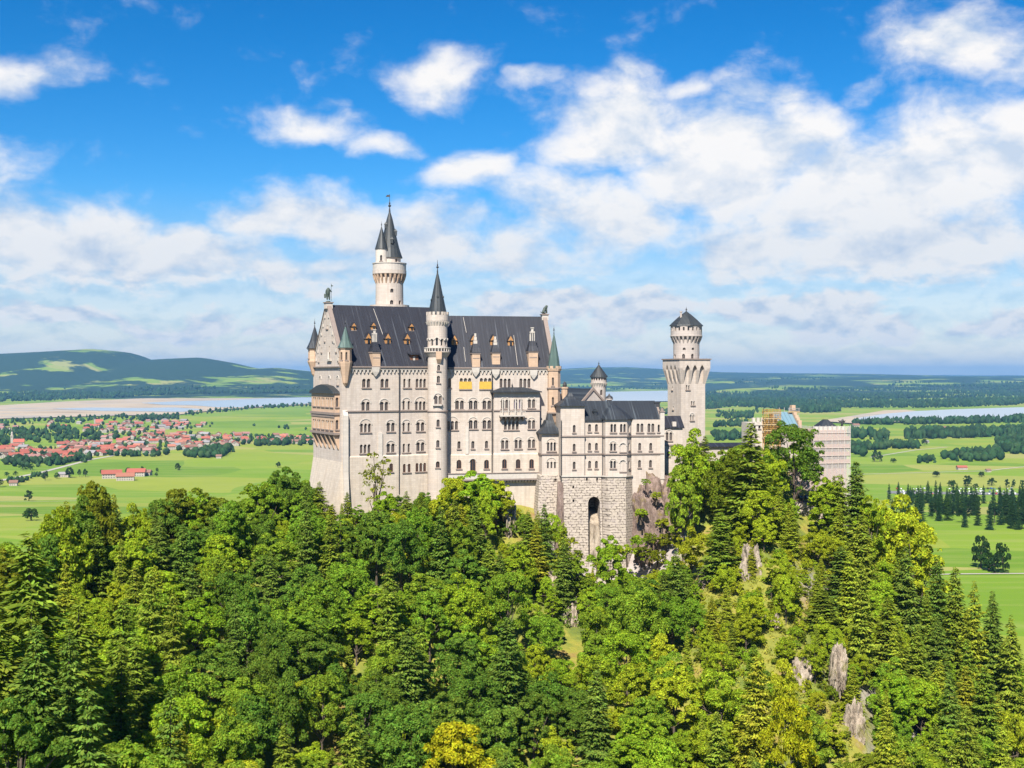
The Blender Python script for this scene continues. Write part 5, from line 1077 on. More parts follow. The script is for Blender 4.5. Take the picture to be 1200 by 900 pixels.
crag('rock_outcrop', 644, 664, 714, 22, 293, 2.6, ROCKG, 12, 'reddish rock patch just above the white gully', .3, .3)
crag('rock_outcrop', 879, 634, 708, 24, 286, 3, ROCKG, 13, 'grey rock face under the tall spruce on the spur', .25, .3)
crag('rock_outcrop', 826, 656, 718, 15, 292, 2.8, ROCKG, 14, 'small grey rock face at the near side of the spur', .2, .3)
crag('rock_outcrop', 934, 770, 840, 34, 251, 3.2, ROCKG, 15, 'broad white rock ledge low on the spur', .4, .3)
crag('rock_outcrop', 982, 752, 812, 15, 250, 2.6, ROCKG, 16, 'slim pale rock face between spruces on the spur', .5, .3)
crag('rock_outcrop', 1000, 816, 900, 19, 238, 3, ROCKG, 17, 'lowest white rock slab near the bottom of the spur', .6, .3)
crag('rock_outcrop', 903, 716, 772, 20, 267, 2.6, ROCKG, 18, 'ochre grey rock among dry grass in the middle of the spur', .3, .3)
crag('rock_outcrop', 430, 660, 690, 20, 289, 3, ROCKG, 19, 'small earthy rock patch under the corner of the palace', .0, .4)

# ------------------------------------------------------------------ tree prototypes
def leaves(C, Rr, nper, size, rng, flat=.65, up=.55, shell=.62, aspect=.62):
    n = len(C); k = n*nper; idx = np.repeat(np.arange(n), nper)
    d = rng.normal(size=(k, 3)); d /= np.linalg.norm(d, axis=1)[:, None]; d[:, 2] = np.where(d[:, 2] < -.35, -d[:, 2], d[:, 2])
    rr = (shell + (1-shell)*rng.random(k))[:, None]; p = C[idx] + d*rr*Rr[idx][:, None]*np.array([1, 1, flat])
    nn = d*.55 + np.array([0, 0, up]) + rng.normal(size=(k, 3))*.36; nn /= np.linalg.norm(nn, axis=1)[:, None]
    t = np.cross(nn, rng.normal(size=(k, 3))); t /= np.linalg.norm(t, axis=1)[:, None]; b = np.cross(nn, t)
    s = (size*(.5+.95*rng.random(k)**1.5))[:, None]
    V = np.stack([p+t*s, p+b*s*aspect+nn*s*.1, p-t*s, p-b*s*aspect], 1).reshape(-1, 3); return V, np.arange(len(V)).reshape(-1, 4)
def tube_np(p, q, r0, r1, n=6):
    p, q = np.array(p, float), np.array(q, float); d = q-p; d /= np.linalg.norm(d); a = np.cross(d, [.3, .5, .81]); a /= np.linalg.norm(a); b = np.cross(d, a); t = np.arange(n)*2*np.pi/n
    R_ = np.cos(t)[:, None]*a + np.sin(t)[:, None]*b; V = np.vstack([p+R_*r0, q+R_*r1]); F = [(i, (i+1) % n, n+(i+1) % n, n+i) for i in range(n)]; return V, np.array(F)
def cat(parts):
    V, F, o = [], [], 0
    for v, f in parts: V.append(v); F.append(f+o); o += len(v)
    return np.vstack(V), np.vstack(F)
def broadleaf(seed, H=15., Rc=4.8, lobes=30, nper=600, size=.20, base=.14, sparse=1., jit=1.):
    """Trunk and limbs under a crown of many overlapping leafy boughs, uneven in size and reach."""
    rng = np.random.default_rng(seed); C, Rr, tb = [], [], [tube_np((0,0,-2.5), (.2*rng.normal(), .2*rng.normal(), H*.6), .30, .14, 8)]
    zc = H*(base + (1-base)*.47); rz = H*(1-base)*.47; ax = 1 + .16*rng.normal(); off = rng.normal(size=2)*.25
    for l in range(lobes):
        u = 1 - 1.72*(l+.5)/lobes; a = l*2.39996 + rng.normal()*.35; c = math.sqrt(max(0, 1-u*u)); r = (.70 + .17*rng.normal()*jit)
        prof = c**.8*(1 - .22*max(0, u)); p = np.array([np.cos(a)*prof*Rc*r*ax, np.sin(a)*prof*Rc*r/ax, zc + u*rz*(r+.08)]); p[:2] += off*Rc*.3*(u+.3)
        C.append(p); Rr.append(Rc*(.17+.24*rng.random())*(1 if u > -.3 else .85))
        if l % 3 == 0: tb.append(tube_np((0, 0, H*(.18+.3*rng.random())), p, .12, .04, 5))
    for j in range(int(lobes*1.8)):             # stray sprays roughen the outline
        u = rng.uniform(-.6, 1); a = rng.random()*6.28; c = math.sqrt(1-u*u); C.append(np.array([np.cos(a)*c*Rc*.98, np.sin(a)*c*Rc*.98, zc + u*rz*1.02])); Rr.append(Rc*.10*(.6+1.1*rng.random()))
    C, Rr = np.array(C), np.array(Rr); V, F = [], []; o = 0
    for c, r in zip(C, Rr):
        k = max(12, int(nper*sparse*(r/(Rc*.33))**2)); v, f = leaves(c[None], np.array([r]), k, size, rng, .78, .45, .70); V.append(v); F.append(f+o); o += len(v)
    V, F = np.vstack(V), np.vstack(F); return cat(tb), (V, F), float(np.percentile(V[:, 2], 99.9))
def spruce(seed, H=22., Rb=3.3, tiers=40, feather=1., size=.36, droop=1.):
    rng = np.random.default_rng(seed); P, T, Nn, S = [], [], [], []; side = rng.random()*6.28
    for k in range(tiers):
        f = (k + rng.random()*.9)/tiers; nb = int(9 - 4*f + rng.integers(0, 3)); a0 = rng.random()*6.28; tl = .72 + .42*rng.random()
        for b in range(nb):
            a = a0 + 2*np.pi*b/nb + rng.normal()*.3; z = .6 + (H-.6)*f + rng.normal()*.28
            ln = Rb*(1-f)**.78*(.55+.55*rng.random())*tl*(1+.13*np.cos(a-side)) + .16; dx = np.array([np.cos(a), np.sin(a), 0]); lat = np.array([-np.sin(a), np.cos(a), 0])
            m = max(2, int(ln/.30)); sl = (-.42*(1-f) + .3*f)*droop
            for i in range(m):
                t = (i+.7)/m; zz_ = z + ln*t*sl + .16*ln*t*t; wdt = .60*ln**.5*np.sin(np.pi*min(1, t*.8+.15))**.8
                for s_ in (-1, -.45, .1, .55, 1):
                    p = dx*ln*(t+rng.normal()*.04) + lat*s_*wdt*(.5+.6*rng.random()) + np.array([0, 0, zz_ - abs(s_)*.2 + rng.normal()*.09]); P.append(p)
                    T.append(dx*.8 + lat*s_*.8 + np.array([0, 0, -.35+.25*rng.normal()])); S.append(size*(.55+.6*rng.random())*(1 if ln > .6 else .6)); Nn.append(np.array([0, 0, .9]) + dx*.5 + rng.normal(size=3)*.45)
    P, T, Nn, S = np.array(P), np.array(T), np.array(Nn), np.array(S)[:, None]
    T /= np.linalg.norm(T, axis=1)[:, None]; B = np.cross(Nn, T); B /= np.linalg.norm(B, axis=1)[:, None]
    V = np.stack([P+T*S*1.15, P+B*S*.42, P-T*S*.75, P-B*S*.42], 1).reshape(-1, 3)
    return tube_np((0,0,-2.5), (0,0,H*.97), .28, .03, 7), (V, np.arange(len(V)).reshape(-1, 4)), float(V[:, 2].max())
def proto(name, data, lm):
    (tv, tf), (lv, lf), top = data
    return npmesh(name+'_trunk', tv, tf, BARK), npmesh(name+'_crown', lv, lf, lm), top, float(np.percentile(np.hypot(lv[:, 0], lv[:, 1]), 97))
BL = [proto('broadleaf', broadleaf(100+i, 12+i % 5, (4.2, 5.2, 4.7, 3.9)[i % 4], (22, 34, 28, 40, 25)[i % 5], jit=.7+.35*(i % 3)), LEAF) for i in range(10)]
SPR = [proto('spruce', spruce(200+i, 22, (3.4, 4.2, 3.0, 3.8, 4.6, 3.5, 4.0, 2.8)[i], (40, 33, 44, 36, 30, 42, 34, 46)[i], 1, .36, (1, 1.5, .7, 1.2, 1.6, .9, 1.3, 1)[i]), NEEDLE) for i in range(8)]
LAR = [proto('larch', spruce(300+i, 20, 3.8, 44, 1.1, .27, .5), NEEDLE) for i in range(2)]
SPA = [proto('sparse', broadleaf(400+i, 12, 3.0, 16, 110, .2, .3, .6, 1.6), LEAF) for i in range(2)]
SHR = [proto('shrub', broadleaf(500+i, 3.4, 2.0, 14, 110, .2, .02), LEAF) for i in range(4)]
PAL_B = {'bright green': (.262,.385,.026), 'mid green': (.200,.315,.028), 'dark green': (.138,.236,.030), 'yellow green': (.335,.405,.026), 'golden yellow': (.36,.385,.016), 'olive green': (.185,.235,.02), 'grey green': (.22,.27,.14)}
PAL_S = {'dark green': (.122,.188,.028), 'green': (.175,.240,.026), 'yellowish green': (.255,.295,.026)}
TREES = []
def plant(kind, X, Y, z, H, width, pr, colname, col, turn=None, group=None, two=True):
    tm, cm, top, rad = pr; a = random.random()*6.28 if turn is None else turn
    sz = H/top; sw = (width/2)/rad if width else sz
    M = Matrix.Translation((X, Y, z)) @ Matrix.Rotation(a, 4, 'Z')
    o = bpy.data.objects.new(kind, None); o.empty_display_size = 1; COL.objects.link(o); o.matrix_basis = M
    j = .88 + .24*random.random(); c4 = (col[0]*j*(.9+.2*random.random()), col[1]*j, col[2]*j, 1)
    for nm, me in (('trunk', tm), ('crown', cm)):
        c = bpy.data.objects.new(nm, me); COL.objects.link(c); c.parent = o; c.matrix_basis = Matrix.Diagonal((sw, sw, sz, 1)); c.color = c4
    TREES.append((o, kind, colname, 600+FPX*X/Y, HZ-FPX*(z+H*.6)/Y, Y)); return o

LIM = np.array([(-90,650),(0,638),(15,628),(60,616),(75,583),(105,562),(125,572),(150,588),(180,582),(205,573),(245,571),(280,588),(300,566),(330,548),(345,550),(360,562),(375,566),(395,584),(410,590),(430,582),(450,572),(470,575),(490,574),(510,570),(530,558),(550,551),(575,555),(590,573),(610,592),(625,595),(637,588),(650,600),(665,612),(685,660),(700,655),(712,630),(725,632),(737,658),(750,672),(778,655),(786,600),(792,545),(800,515),(812,503),(826,506),(840,522),(852,527),(866,510),(880,492),(895,522),(905,524),(918,502),(930,494),(945,512),(955,545),(978,552),(992,545),(1003,540),(1015,572),(1035,577),(1050,578),(1070,600),(1085,612),(1100,650),(1115,664),(1130,662),(1145,680),(1160,690),(1180,714),(1200,735),(1300,775)], float)
CLEAR = [(591,580,604,640,311),(655,702,684,772,275),(744,552,780,640,327),(869,642,890,698,281),(819,668,833,700,288),(921,778,950,830,246),(976,758,990,806,247),(988,824,1010,888,233),(686,582,706,684,318),(928,558,960,590,336),(628,560,742,600,318),(895,724,912,766,262)]
def lim(u): return np.interp(u, LIM[:, 0], LIM[:, 1])
def fits(u, top, hw, Y, bot):
    for k in (-1, -.5, 0, .5, 1):
        if top + abs(k)**1.5*(bot-top)*.35 < lim(u+k*hw) + 1: return False
    for (a, b, c, d, yc) in CLEAR:
        if Y < yc + 1:
            ox = min(c, u+hw*.8) - max(a, u-hw*.8); oy = min(d, bot) - max(b, top)
            if ox > 3 and oy > 8: return False
    return True
# individual trees that stand out in the photograph: (kind, column, top row, width in px, distance, colour)
HERO = [('s',34,622,150,152,'green'),('s',-12,690,120,140,'green'),('l',78,586,62,262,'yellowish green'),('l',107,562,58,266,'yellowish green'),('l',133,578,48,266,'yellowish green'),('s',92,705,96,170,'green'),
        ('b',206,573,62,284,'olive green'),('b',246,571,58,290,'olive green'),('b',163,590,50,272,'yellow green'),('b',300,567,50,303,'mid green'),('b',332,547,56,313,'dark green'),('b',272,592,52,286,'mid green'),('b',355,563,36,314,'mid green'),
        ('s',374,564,36,306,'green'),('s',407,576,22,302,'green'),('p',441,530,40,309,'olive green'),('s',389,590,30,298,'yellowish green'),('b',452,576,36,305,'bright green'),('s',476,575,28,303,'green'),('s',494,578,26,300,'green'),
        ('b',530,560,46,309,'yellow green'),('b',556,552,62,312,'bright green'),('b',582,562,40,313,'yellow green'),('s',540,590,34,296,'yellowish green'),('s',638,588,34,303,'dark green'),('s',619,598,34,303,'green'),('s',660,612,34,297,'yellowish green'),
        ('b',714,628,42,303,'bright green'),('b',765,668,42,300,'yellow green'),('b',812,503,64,317,'bright green'),('b',800,545,40,312,'mid green'),('s',880,491,78,304,'green'),('b',853,527,50,312,'olive green'),('b',905,526,40,312,'yellow green'),('b',931,494,66,322,'dark green'),
        ('s',1003,540,46,316,'dark green'),('s',985,555,40,312,'green'),('b',1046,579,84,320,'yellow green'),('b',1020,580,44,312,'bright green'),('b',1072,606,70,310,'yellow green'),('s',1098,650,44,298,'dark green'),('s',1120,664,44,296,'green'),('s',1142,680,48,288,'yellowish green'),('s',1163,692,46,288,'dark green'),
        ('s',1185,720,50,282,'green'),('s',1062,640,50,285,'dark green'),('b',968,560,40,314,'bright green'),('s',845,600,46,290,'green'),('s',1010,600,52,290,'green'),
        ('b',928,815,62,212,'golden yellow'),('b',920,770,44,232,'yellow green'),('b',537,848,88,203,'golden yellow'),('b',8,775,90,150,'grey green'),('s',210,842,70,158,'yellowish green'),('b',440,610,44,296,'yellow green'),('b',500,610,44,296,'yellow green'),('s',965,690,44,270,'green'),('s',1040,700,56,268,'green'),('s',985,640,50,285,'dark green')]
PTS = []
for kd, u, top, wpx, Y, cn in HERO:
    X = (u-600)/FPX*Y; z = float(Hn(X, Y)[0]); H = zf(top, Y) - z
    kind = {'s':'spruce_tree','b':'broadleaf_tree','l':'larch_tree','p':'young_ash_tree'}[kd]
    pr = random.choice({'s':SPR,'b':BL,'l':LAR,'p':SPA}[kd]); zz_ = z
    if H < 6: H = 6; zz_ = zf(top, Y) - 6
    plant(kind, X, Y, zz_, H, wpx/FPX*Y*1.06, pr, cn, (PAL_B if kd in 'bp' else PAL_S)[cn]); PTS.append((X, Y, 3.6 if kd == 's' else 4.6))
rng = np.random.default_rng(5)
for u in np.arange(-30, 372, 17.0):
    Y = float(np.interp(u, [-30, 60, 110, 200, 300, 372], [195, 235, 262, 284, 303, 314])) + rng.normal()*3; X = (u-600)/FPX*Y
    if any((X-a)**2 + (Y-b)**2 < 3.4**2 for a, b, c in PTS): continue
    z = float(Hn(X, Y)[0]); top = float(np.interp(u, LIM[:, 0], LIM[:, 1])) + rng.uniform(2, 10); H = max(7., zf(top, Y)-z); cn = ('mid green', 'olive green', 'bright green', 'dark green')[int(rng.integers(4))]
    plant('broadleaf_tree', X, Y, zf(top, Y)-H, H, min(11., max(7.5, H*.6)), BL[int(rng.integers(len(BL)))], cn, PAL_B[cn]); PTS.append((X, Y, 3.8))
# the rest of the forest
nb = sum(1 for t in TREES if t[1] == 'broadleaf_tree'); ns = sum(1 for t in TREES if t[1] == 'spruce_tree')
cand = []
for _ in range(11000):
    Y = 128 + (345-128)*rng.random()**.85; u = -60 + 1330*rng.random(); cand.append((u, Y))
cand = np.array(cand); cz = Hn((cand[:, 0]-600)/FPX*cand[:, 1], cand[:, 1])
for (u, Y), z in zip(cand, cz):
    X = (u-600)/FPX*Y
    py0 = HZ - z/Y*FPX
    if py0 - 20/Y*FPX > 930: continue
    if 838 < u < 972 and 232 < Y < 290 and rng.random() < .55: continue
    # share of conifers over the hill
    pc = .14 + .38*math.exp(-((u-60)/110)**2)*(1 if py0 > 640 else .3) + .45*(u > 960) + .22*(820 < u < 960) + .12*(480 < u < 660 and Y > 270)
    con = rng.random() < pc
    if con and ns >= 215: con = False
    if not con and nb >= 296: continue
    spur = 820 < u < 985 and 235 < Y < 292
    sp = (2.8 if con else 3.9)*(1.0 + .0*Y)*(1.25 if spur else 1)
    if any((X-a)**2 + (Y-b)**2 < ((sp+c)*.90)**2 for a, b, c in PTS): continue
    H = (rng.uniform(15, 25) if con else rng.uniform(11, 18))*(.62 if spur else 1)*(.85 if Y > 295 else 1)
    wd = (H*rng.uniform(.29, .46) if con else rng.uniform(8.2, 12.2)*(.62 if spur else 1)*(.85 if Y > 295 else 1))
    ok = False
    for k in (1, .8, .62, .48):
        h, w = H*k, wd*(k**.7); top = HZ - (z+h)/Y*FPX; hw = w/2/Y*FPX
        if top > 925: break
        if fits(u, top, hw, Y, py0): ok = True; break
    if not ok: continue
    # colours drift over the slope
    v = float(fbm(X/45, Y/45, 77, 2)) + rng.normal()*.16
    if con: cn = 'dark green' if v < -.05 else 'green' if v < .22 else 'yellowish green'
    else: cn = 'dark green' if v < -.26 else 'mid green' if v < .0 else 'bright green' if v < .27 else 'yellow green' if v < .5 else 'olive green'
    if spur and not con and rng.random() < .5: cn = 'yellow green'
    plant('spruce_tree' if con else 'broadleaf_tree', X, Y, z-.3, h, w, SPR[rng.integers(len(SPR))] if con else BL[rng.integers(len(BL))], cn, (PAL_S if con else PAL_B)[cn]); PTS.append((X, Y, sp))
    if con: ns += 1
    else: nb += 1
# young trees crowd the steep ground under the walls and fill the gaps
nyo = 0; cy_ = np.c_[rng.uniform(-20, 1230, 5000), rng.uniform(200, 327, 5000)]; cyz = Hn((cy_[:, 0]-600)/FPX*cy_[:, 1], cy_[:, 1])
for (u, Y), z in zip(cy_, cyz):
    if nyo >= 290: break
    X = (u-600)/FPX*Y; py0 = HZ - z/Y*FPX; spur = 820 < u < 985 and 235 < Y < 292
    if py0 - 7/Y*FPX > 915 or (spur and rng.random() < .3): continue
    if any((X-a)**2 + (Y-b)**2 < (1.6+c*.72)**2 for a, b, c in PTS): continue
    H = rng.uniform(5, 9.5); w = H*rng.uniform(.55, .8); con = rng.random() < .25; ok = False
    for k in (1, .75, .55):
        if fits(u, HZ - (z+H*k)/Y*FPX, w*k/2/Y*FPX, Y, py0): ok = True; break
    if not ok: continue
    v = float(fbm(X/30, Y/30, 91, 2)) + rng.normal()*.2; cn = ('green' if v < .1 else 'yellowish green') if con else ('mid green' if v < -.1 else 'bright green' if v < .2 else 'yellow green')
    plant('young_spruce' if con else 'young_tree', X, Y, z-.3, H*k, w*k*(.55 if con else 1), SPR[rng.integers(len(SPR))] if con else BL[rng.integers(len(BL))], cn, (PAL_S if con else PAL_B)[cn]); PTS.append((X, Y, 1.6)); nyo += 1
# shrubs on the ledges and along the foot of the walls
nsh = 0; cs_ = np.c_[330 + 760*rng.random(7000), 228 + 100*rng.random(7000)]; csz = Hn((cs_[:, 0]-600)/FPX*cs_[:, 1], cs_[:, 1])
for (u, Y), z in zip(cs_, csz):
    if nsh >= 276: break
    X = (u-600)/FPX*Y; py0 = HZ - z/Y*FPX
    spur = 810 < u < 1000 and 228 < Y < 295; foot = Y > 285 and u < 800
    if not (spur or foot) : continue
    H = rng.uniform(1.3, 3.0) if spur else rng.uniform(1.6, 4.2); w = H*rng.uniform(.9, 1.4); top = HZ-(z+H)/Y*FPX
    if not fits(u, top, w/2/Y*FPX, Y, py0) or any((X-a)**2 + (Y-b)**2 < (.8 + .42*c)**2 for a, b, c in PTS): continue
    v = rng.random(); cn = 'yellow green' if v < .45 else 'bright green' if v < .65 else 'olive green' if v < .88 else 'dark green'
    plant('shrub', X, Y, z-.2, H, w, SHR[rng.integers(4)], cn, PAL_B[cn]); PTS.append((X, Y, .6)); nsh += 1

# low bushes break the dry grass of the spur
nlb = 0; cs_ = np.c_[820 + 170*rng.random(3000), 230 + 66*rng.random(3000)]; csz = Hn((cs_[:, 0]-600)/FPX*cs_[:, 1], cs_[:, 1]); LB = []
for (u, Y), z in zip(cs_, csz):
    if nlb >= 210: break
    X = (u-600)/FPX*Y
    if any((X-a)**2 + (Y-b)**2 < (.5 + .30*c)**2 for a, b, c in PTS) or any((X-a)**2 + (Y-b)**2 < 1.25**2 for a, b in LB) or not fits(u, HZ-(z+1.6)/Y*FPX, 4, Y, HZ-z/Y*FPX): continue
    H = rng.uniform(.7, 2.0); v = rng.random(); cn = 'yellow green' if v < .5 else 'olive green' if v < .75 else 'bright green' if v < .92 else 'golden yellow'
    plant('low_bush', X, Y, z-.15, H, H*rng.uniform(1.2, 1.9), SHR[int(rng.integers(4))], cn, PAL_B[cn]); LB.append((X, Y)); nlb += 1
# tufts and bushes rooted on the ledges of the cliff and round its foot
for u, py, Y, H in [(757,567,323,1.6),(769,584,322.5,2.0),(751,606,322,2.4),(776,618,322,2.6),(763,636,321,2.8),(748,640,319,3.0),(779,640,320,3.4),(735,652,316,3.2),(755,655,317,3.4),(770,660,316,3.6),(722,650,315,2.6),(668,640,314,2.4),(676,655,313,2.6),(700,668,312,2.6)]:
    cn = random.choice(('yellow green','olive green','bright green')); plant('shrub', (u-600)/FPX*Y, Y, zf(py, Y)-.3, H, H*1.5, SHR[random.randrange(4)], cn, PAL_B[cn])
# ------------------------------------------------------------------ grass tufts on the spur and ledges (one ground cover)
gp = []
for _ in range(9000):
    Y = 228 + 100*rng.random(); u = 560 + 460*rng.random()
    if not (815 < u < 1000 and Y < 296): continue
    X = (u-600)/FPX*Y; gp.append((X, Y))
gp = np.array(gp); gz = Hn(gp[:, 0], gp[:, 1]); C = np.c_[gp, gz+.15]
gv, gf = leaves(C, np.full(len(C), .7), 5, .30, np.random.default_rng(3), .3, .2, .2, .3)
gr = obj('grass', npmesh('grass', gv, gf, leafmat('dry_grass', .2, .5)), None, None, ID); gr.color = (.26, .26, .035, 1); tag(gr, 'dry yellow grass tufts on the rocky spur', 'grass', None, 'stuff')

# ------------------------------------------------------------------ the valley: farm, village, woods
ROOFM = objcolmat('clay_roof_tiles', .85, .2); WALLM = plain('cream_house_wall', (.50, .44, .38), .9, .1, .1); WINM = plain('dark_house_window', (.05, .05, .05), .4)
def house_meshes(Lx, Wy, h, rh):
    w = MB(); w.prism([(-Wy/2, -2), (Wy/2, -2), (Wy/2, h), (0, h+rh), (-Wy/2, h)], 'x', -Lx/2, Lx/2)
    for fl in range(max(1, int(h/2.8))):
        for i in range(int(Lx/3.2)):
            x = -Lx/2 + 2 + i*3.2
            for s in (-1, 1): w.box(x-.55, x+.55, min(s*Wy/2, s*(Wy/2+.04)), max(s*Wy/2, s*(Wy/2+.04)), fl*2.8+.9, fl*2.8+2.2, 1)
        for i in range(int(Wy/3.2)):
            y = -Wy/2 + 2 + i*3.2
            for s in (-1, 1): w.box(min(s*Lx/2, s*(Lx/2+.04)), max(s*Lx/2, s*(Lx/2+.04)), y-.55, y+.55, fl*2.8+.9, fl*2.8+2.2, 1)
    r = MB(); ov = 1.0; sl = rh/(Wy/2)
    r.prism([(-Wy/2-ov, h-ov*sl+.02), (0, h+rh+.02), (Wy/2+ov, h-ov*sl+.02), (Wy/2+ov, h-ov*sl+.4), (0, h+rh+.45), (-Wy/2-ov, h-ov*sl+.4)], 'x', -Lx/2-ov, Lx/2+ov); r.box(Lx*.2, Lx*.2+.8, .6, 1.4, h+rh*.4, h+rh+1.1)
    return w.mesh('house_wall', [WALLM, WINM]), r.mesh('house_roof', [ROOFM])
HM = [house_meshes(*a) for a in ((15,11,5.6,3.4),(19,12,6,3.8),(12,10,5.4,3.2),(24,13,6.5,4.2),(14,12,7.5,3.6))]
RC = {'red': (.36,.095,.060), 'orange red': (.40,.15,.09), 'pinkish': (.36,.18,.15), 'brown': (.25,.13,.09), 'grey': (.27,.25,.25)}
HOUSES = []
def house(u, py, cn, k=None, rot=None, s=1.0, name='house'):
    X, Y, z = ground_at(u, py); w, r = HM[random.randrange(len(HM)) if k is None else k]
    o = bpy.data.objects.new(name, w); COL.objects.link(o); o.location = (X, Y, z); o.rotation_euler = (0, 0, random.choice((.25, 1.75, .4, -.2, 1.4))+random.gauss(0, .12) if rot is None else rot); o.scale = (s, s, s)
    c = bpy.data.objects.new('roof', r); COL.objects.link(c); c.parent = o; f = .85+.3*random.random(); c.color = (*[min(.9, x*f) for x in RC[cn]], 1); c.color = [x*.8 for x in c.color[:3]] + [1]; HOUSES.append((o, cn, u, py, Y)); return o
def inpoly(u, v, P):
    r = False; j = len(P)-1
    for i in range(len(P)):
        if (P[i][1] > v) != (P[j][1] > v) and u < (P[j][0]-P[i][0])*(v-P[i][1])/(P[j][1]-P[i][1])+P[i][0]: r = not r
        j = i
    return r
VILL = [(-30,528),(0,524),(60,526),(90,518),(130,512),(165,513),(200,508),(240,510),(280,510),(330,512),(372,513),(372,520),(330,521),(285,522),(240,526),(205,529),(180,533),(150,531),(120,534),(75,542),(40,541),(0,538),(-30,536)]
VIL2 = [(95,500),(135,495),(200,494),(250,496),(256,500),(200,505),(175,512),(120,508),(100,507)]
VIL3 = [(-20,498),(60,494),(95,497),(85,503),(30,505),(-20,506)]
hp = []
def scatter_houses(P, n, spc, wts):
    u0, u1 = min(p[0] for p in P), max(p[0] for p in P); v0, v1 = min(p[1] for p in P), max(p[1] for p in P); c = 0
    for _ in range(n*60):
        if c >= n: break
        u, v = random.uniform(u0, u1), random.uniform(v0, v1)
        if not inpoly(u, v, P): continue
        X, Y, z = ground_at(u, v)
        if any((X-a)**2+((Y-b)*.75)**2 < spc*spc for a, b in hp): continue
        hp.append((X, Y)); house(u, v, random.choices(('red','orange red','pinkish','brown','grey'), wts)[0], s=1.18); c += 1
scatter_houses(VILL, 190, 21, (5, 4, 3, 2, .8)); scatter_houses(VIL2, 62, 26, (3, 2, 4, 2, 1)); scatter_houses(VIL3, 12, 40, (2, 1, 4, 2, 2))
for (u, v) in [(1187,509),(1003,500),(1108,503),(870,524)]: house(u, v, 'brown')
for (u0, v0, n) in ((58,452,7),(130,456,9),(205,460,5),(300,459,6)):
    for i in range(n):
        hu, hv = u0+random.uniform(-28,28), v0+random.uniform(-2,2); gX, gY, gZ = ground_at(hu, hv)
        if abs(HZ-FPX*gZ/gY - hv) < 1.5 and not any(inpoly(hu, hv+1, q) for q in LAKES): house(hu, hv, 'pinkish')
# farm in the meadow: three long barns and a yard house
for (u, v, k, rt, s, cn) in [(131,560.5,3,.30,1.35,'red'),(147,563,3,.22,1.2,'orange red'),(160,558,3,.12,1.25,'red'),(171,557,1,-.1,1.0,'brown')]:
    f = house(u, v, cn, k, rt, s, 'farm_barn')
for (u, v, k, rt, s, cn) in [(75,559,1,.1,.9,'grey'),(16,569,2,.2,1.0,'brown'),(256.5,537,2,.1,.9,'brown'),(1127,550.5,3,.05,.75,'red'),(1158,553.2,2,.2,.7,'brown'),(1086,519,2,.3,.8,'grey')]: house(u, v, cn, k, rt, s, 'field_barn')
# churches
def church(u, py, h, label):
    X, Y, z = ground_at(u, py); t = root('church', Matrix.Translation((X, Y, z)), z, label, 'church'); t.matrix_basis = Matrix.Translation((X, Y, z)) @ Matrix.Rotation(.3, 4, 'Z'); WM[t.name] = t.matrix_basis
    m = WM[t.name]; a = MB(); a.prism([(-7,-2),(7,-2),(7,11),(0,18),(-7,11)], 'x', 0, 26)
    for i in range(4):
        for s in (-1, 1): a.box(3+i*6, 4.6+i*6, min(s*7, s*7.05), max(s*7, s*7.05), 3, 8, 1)
    obj('nave', a, [WALLM, WINM], t, m); r = MB(); r.prism([(-8,10.2),(0,18.1),(8,10.2),(8,10.7),(0,18.6),(-8,10.7)], 'x', -.5, 26.5); ro = obj('roof', r, [ROOFM], t, m); ro.color = (*RC['red'], 1)
    b = MB(); b.box(-6, 0, -3, 3, -2, h*.62); b.box(-6.05, -6.02, -1, 1, h*.5, h*.57, 1); b.box(-4, -2, -3.05, -3.02, h*.5, h*.57, 1); tb = obj('bell_tower', b, [WALLM, WINM], t, m)
    s = MB(); s.lathe(-3, 0, [(3.9, h*.62), (2.0, h*.68), (2.6, h*.72), (1.9, h*.79), (.5, h*.84), (.15, h)], 10); obj('spire', s, [WALLM if h > 40 else SLATE], tb, m)
church(15.5, 523, 44, 'white village church with slender pale spire at the west end of the village'); church(112, 497, 32, 'small church by the lake shore behind the village')

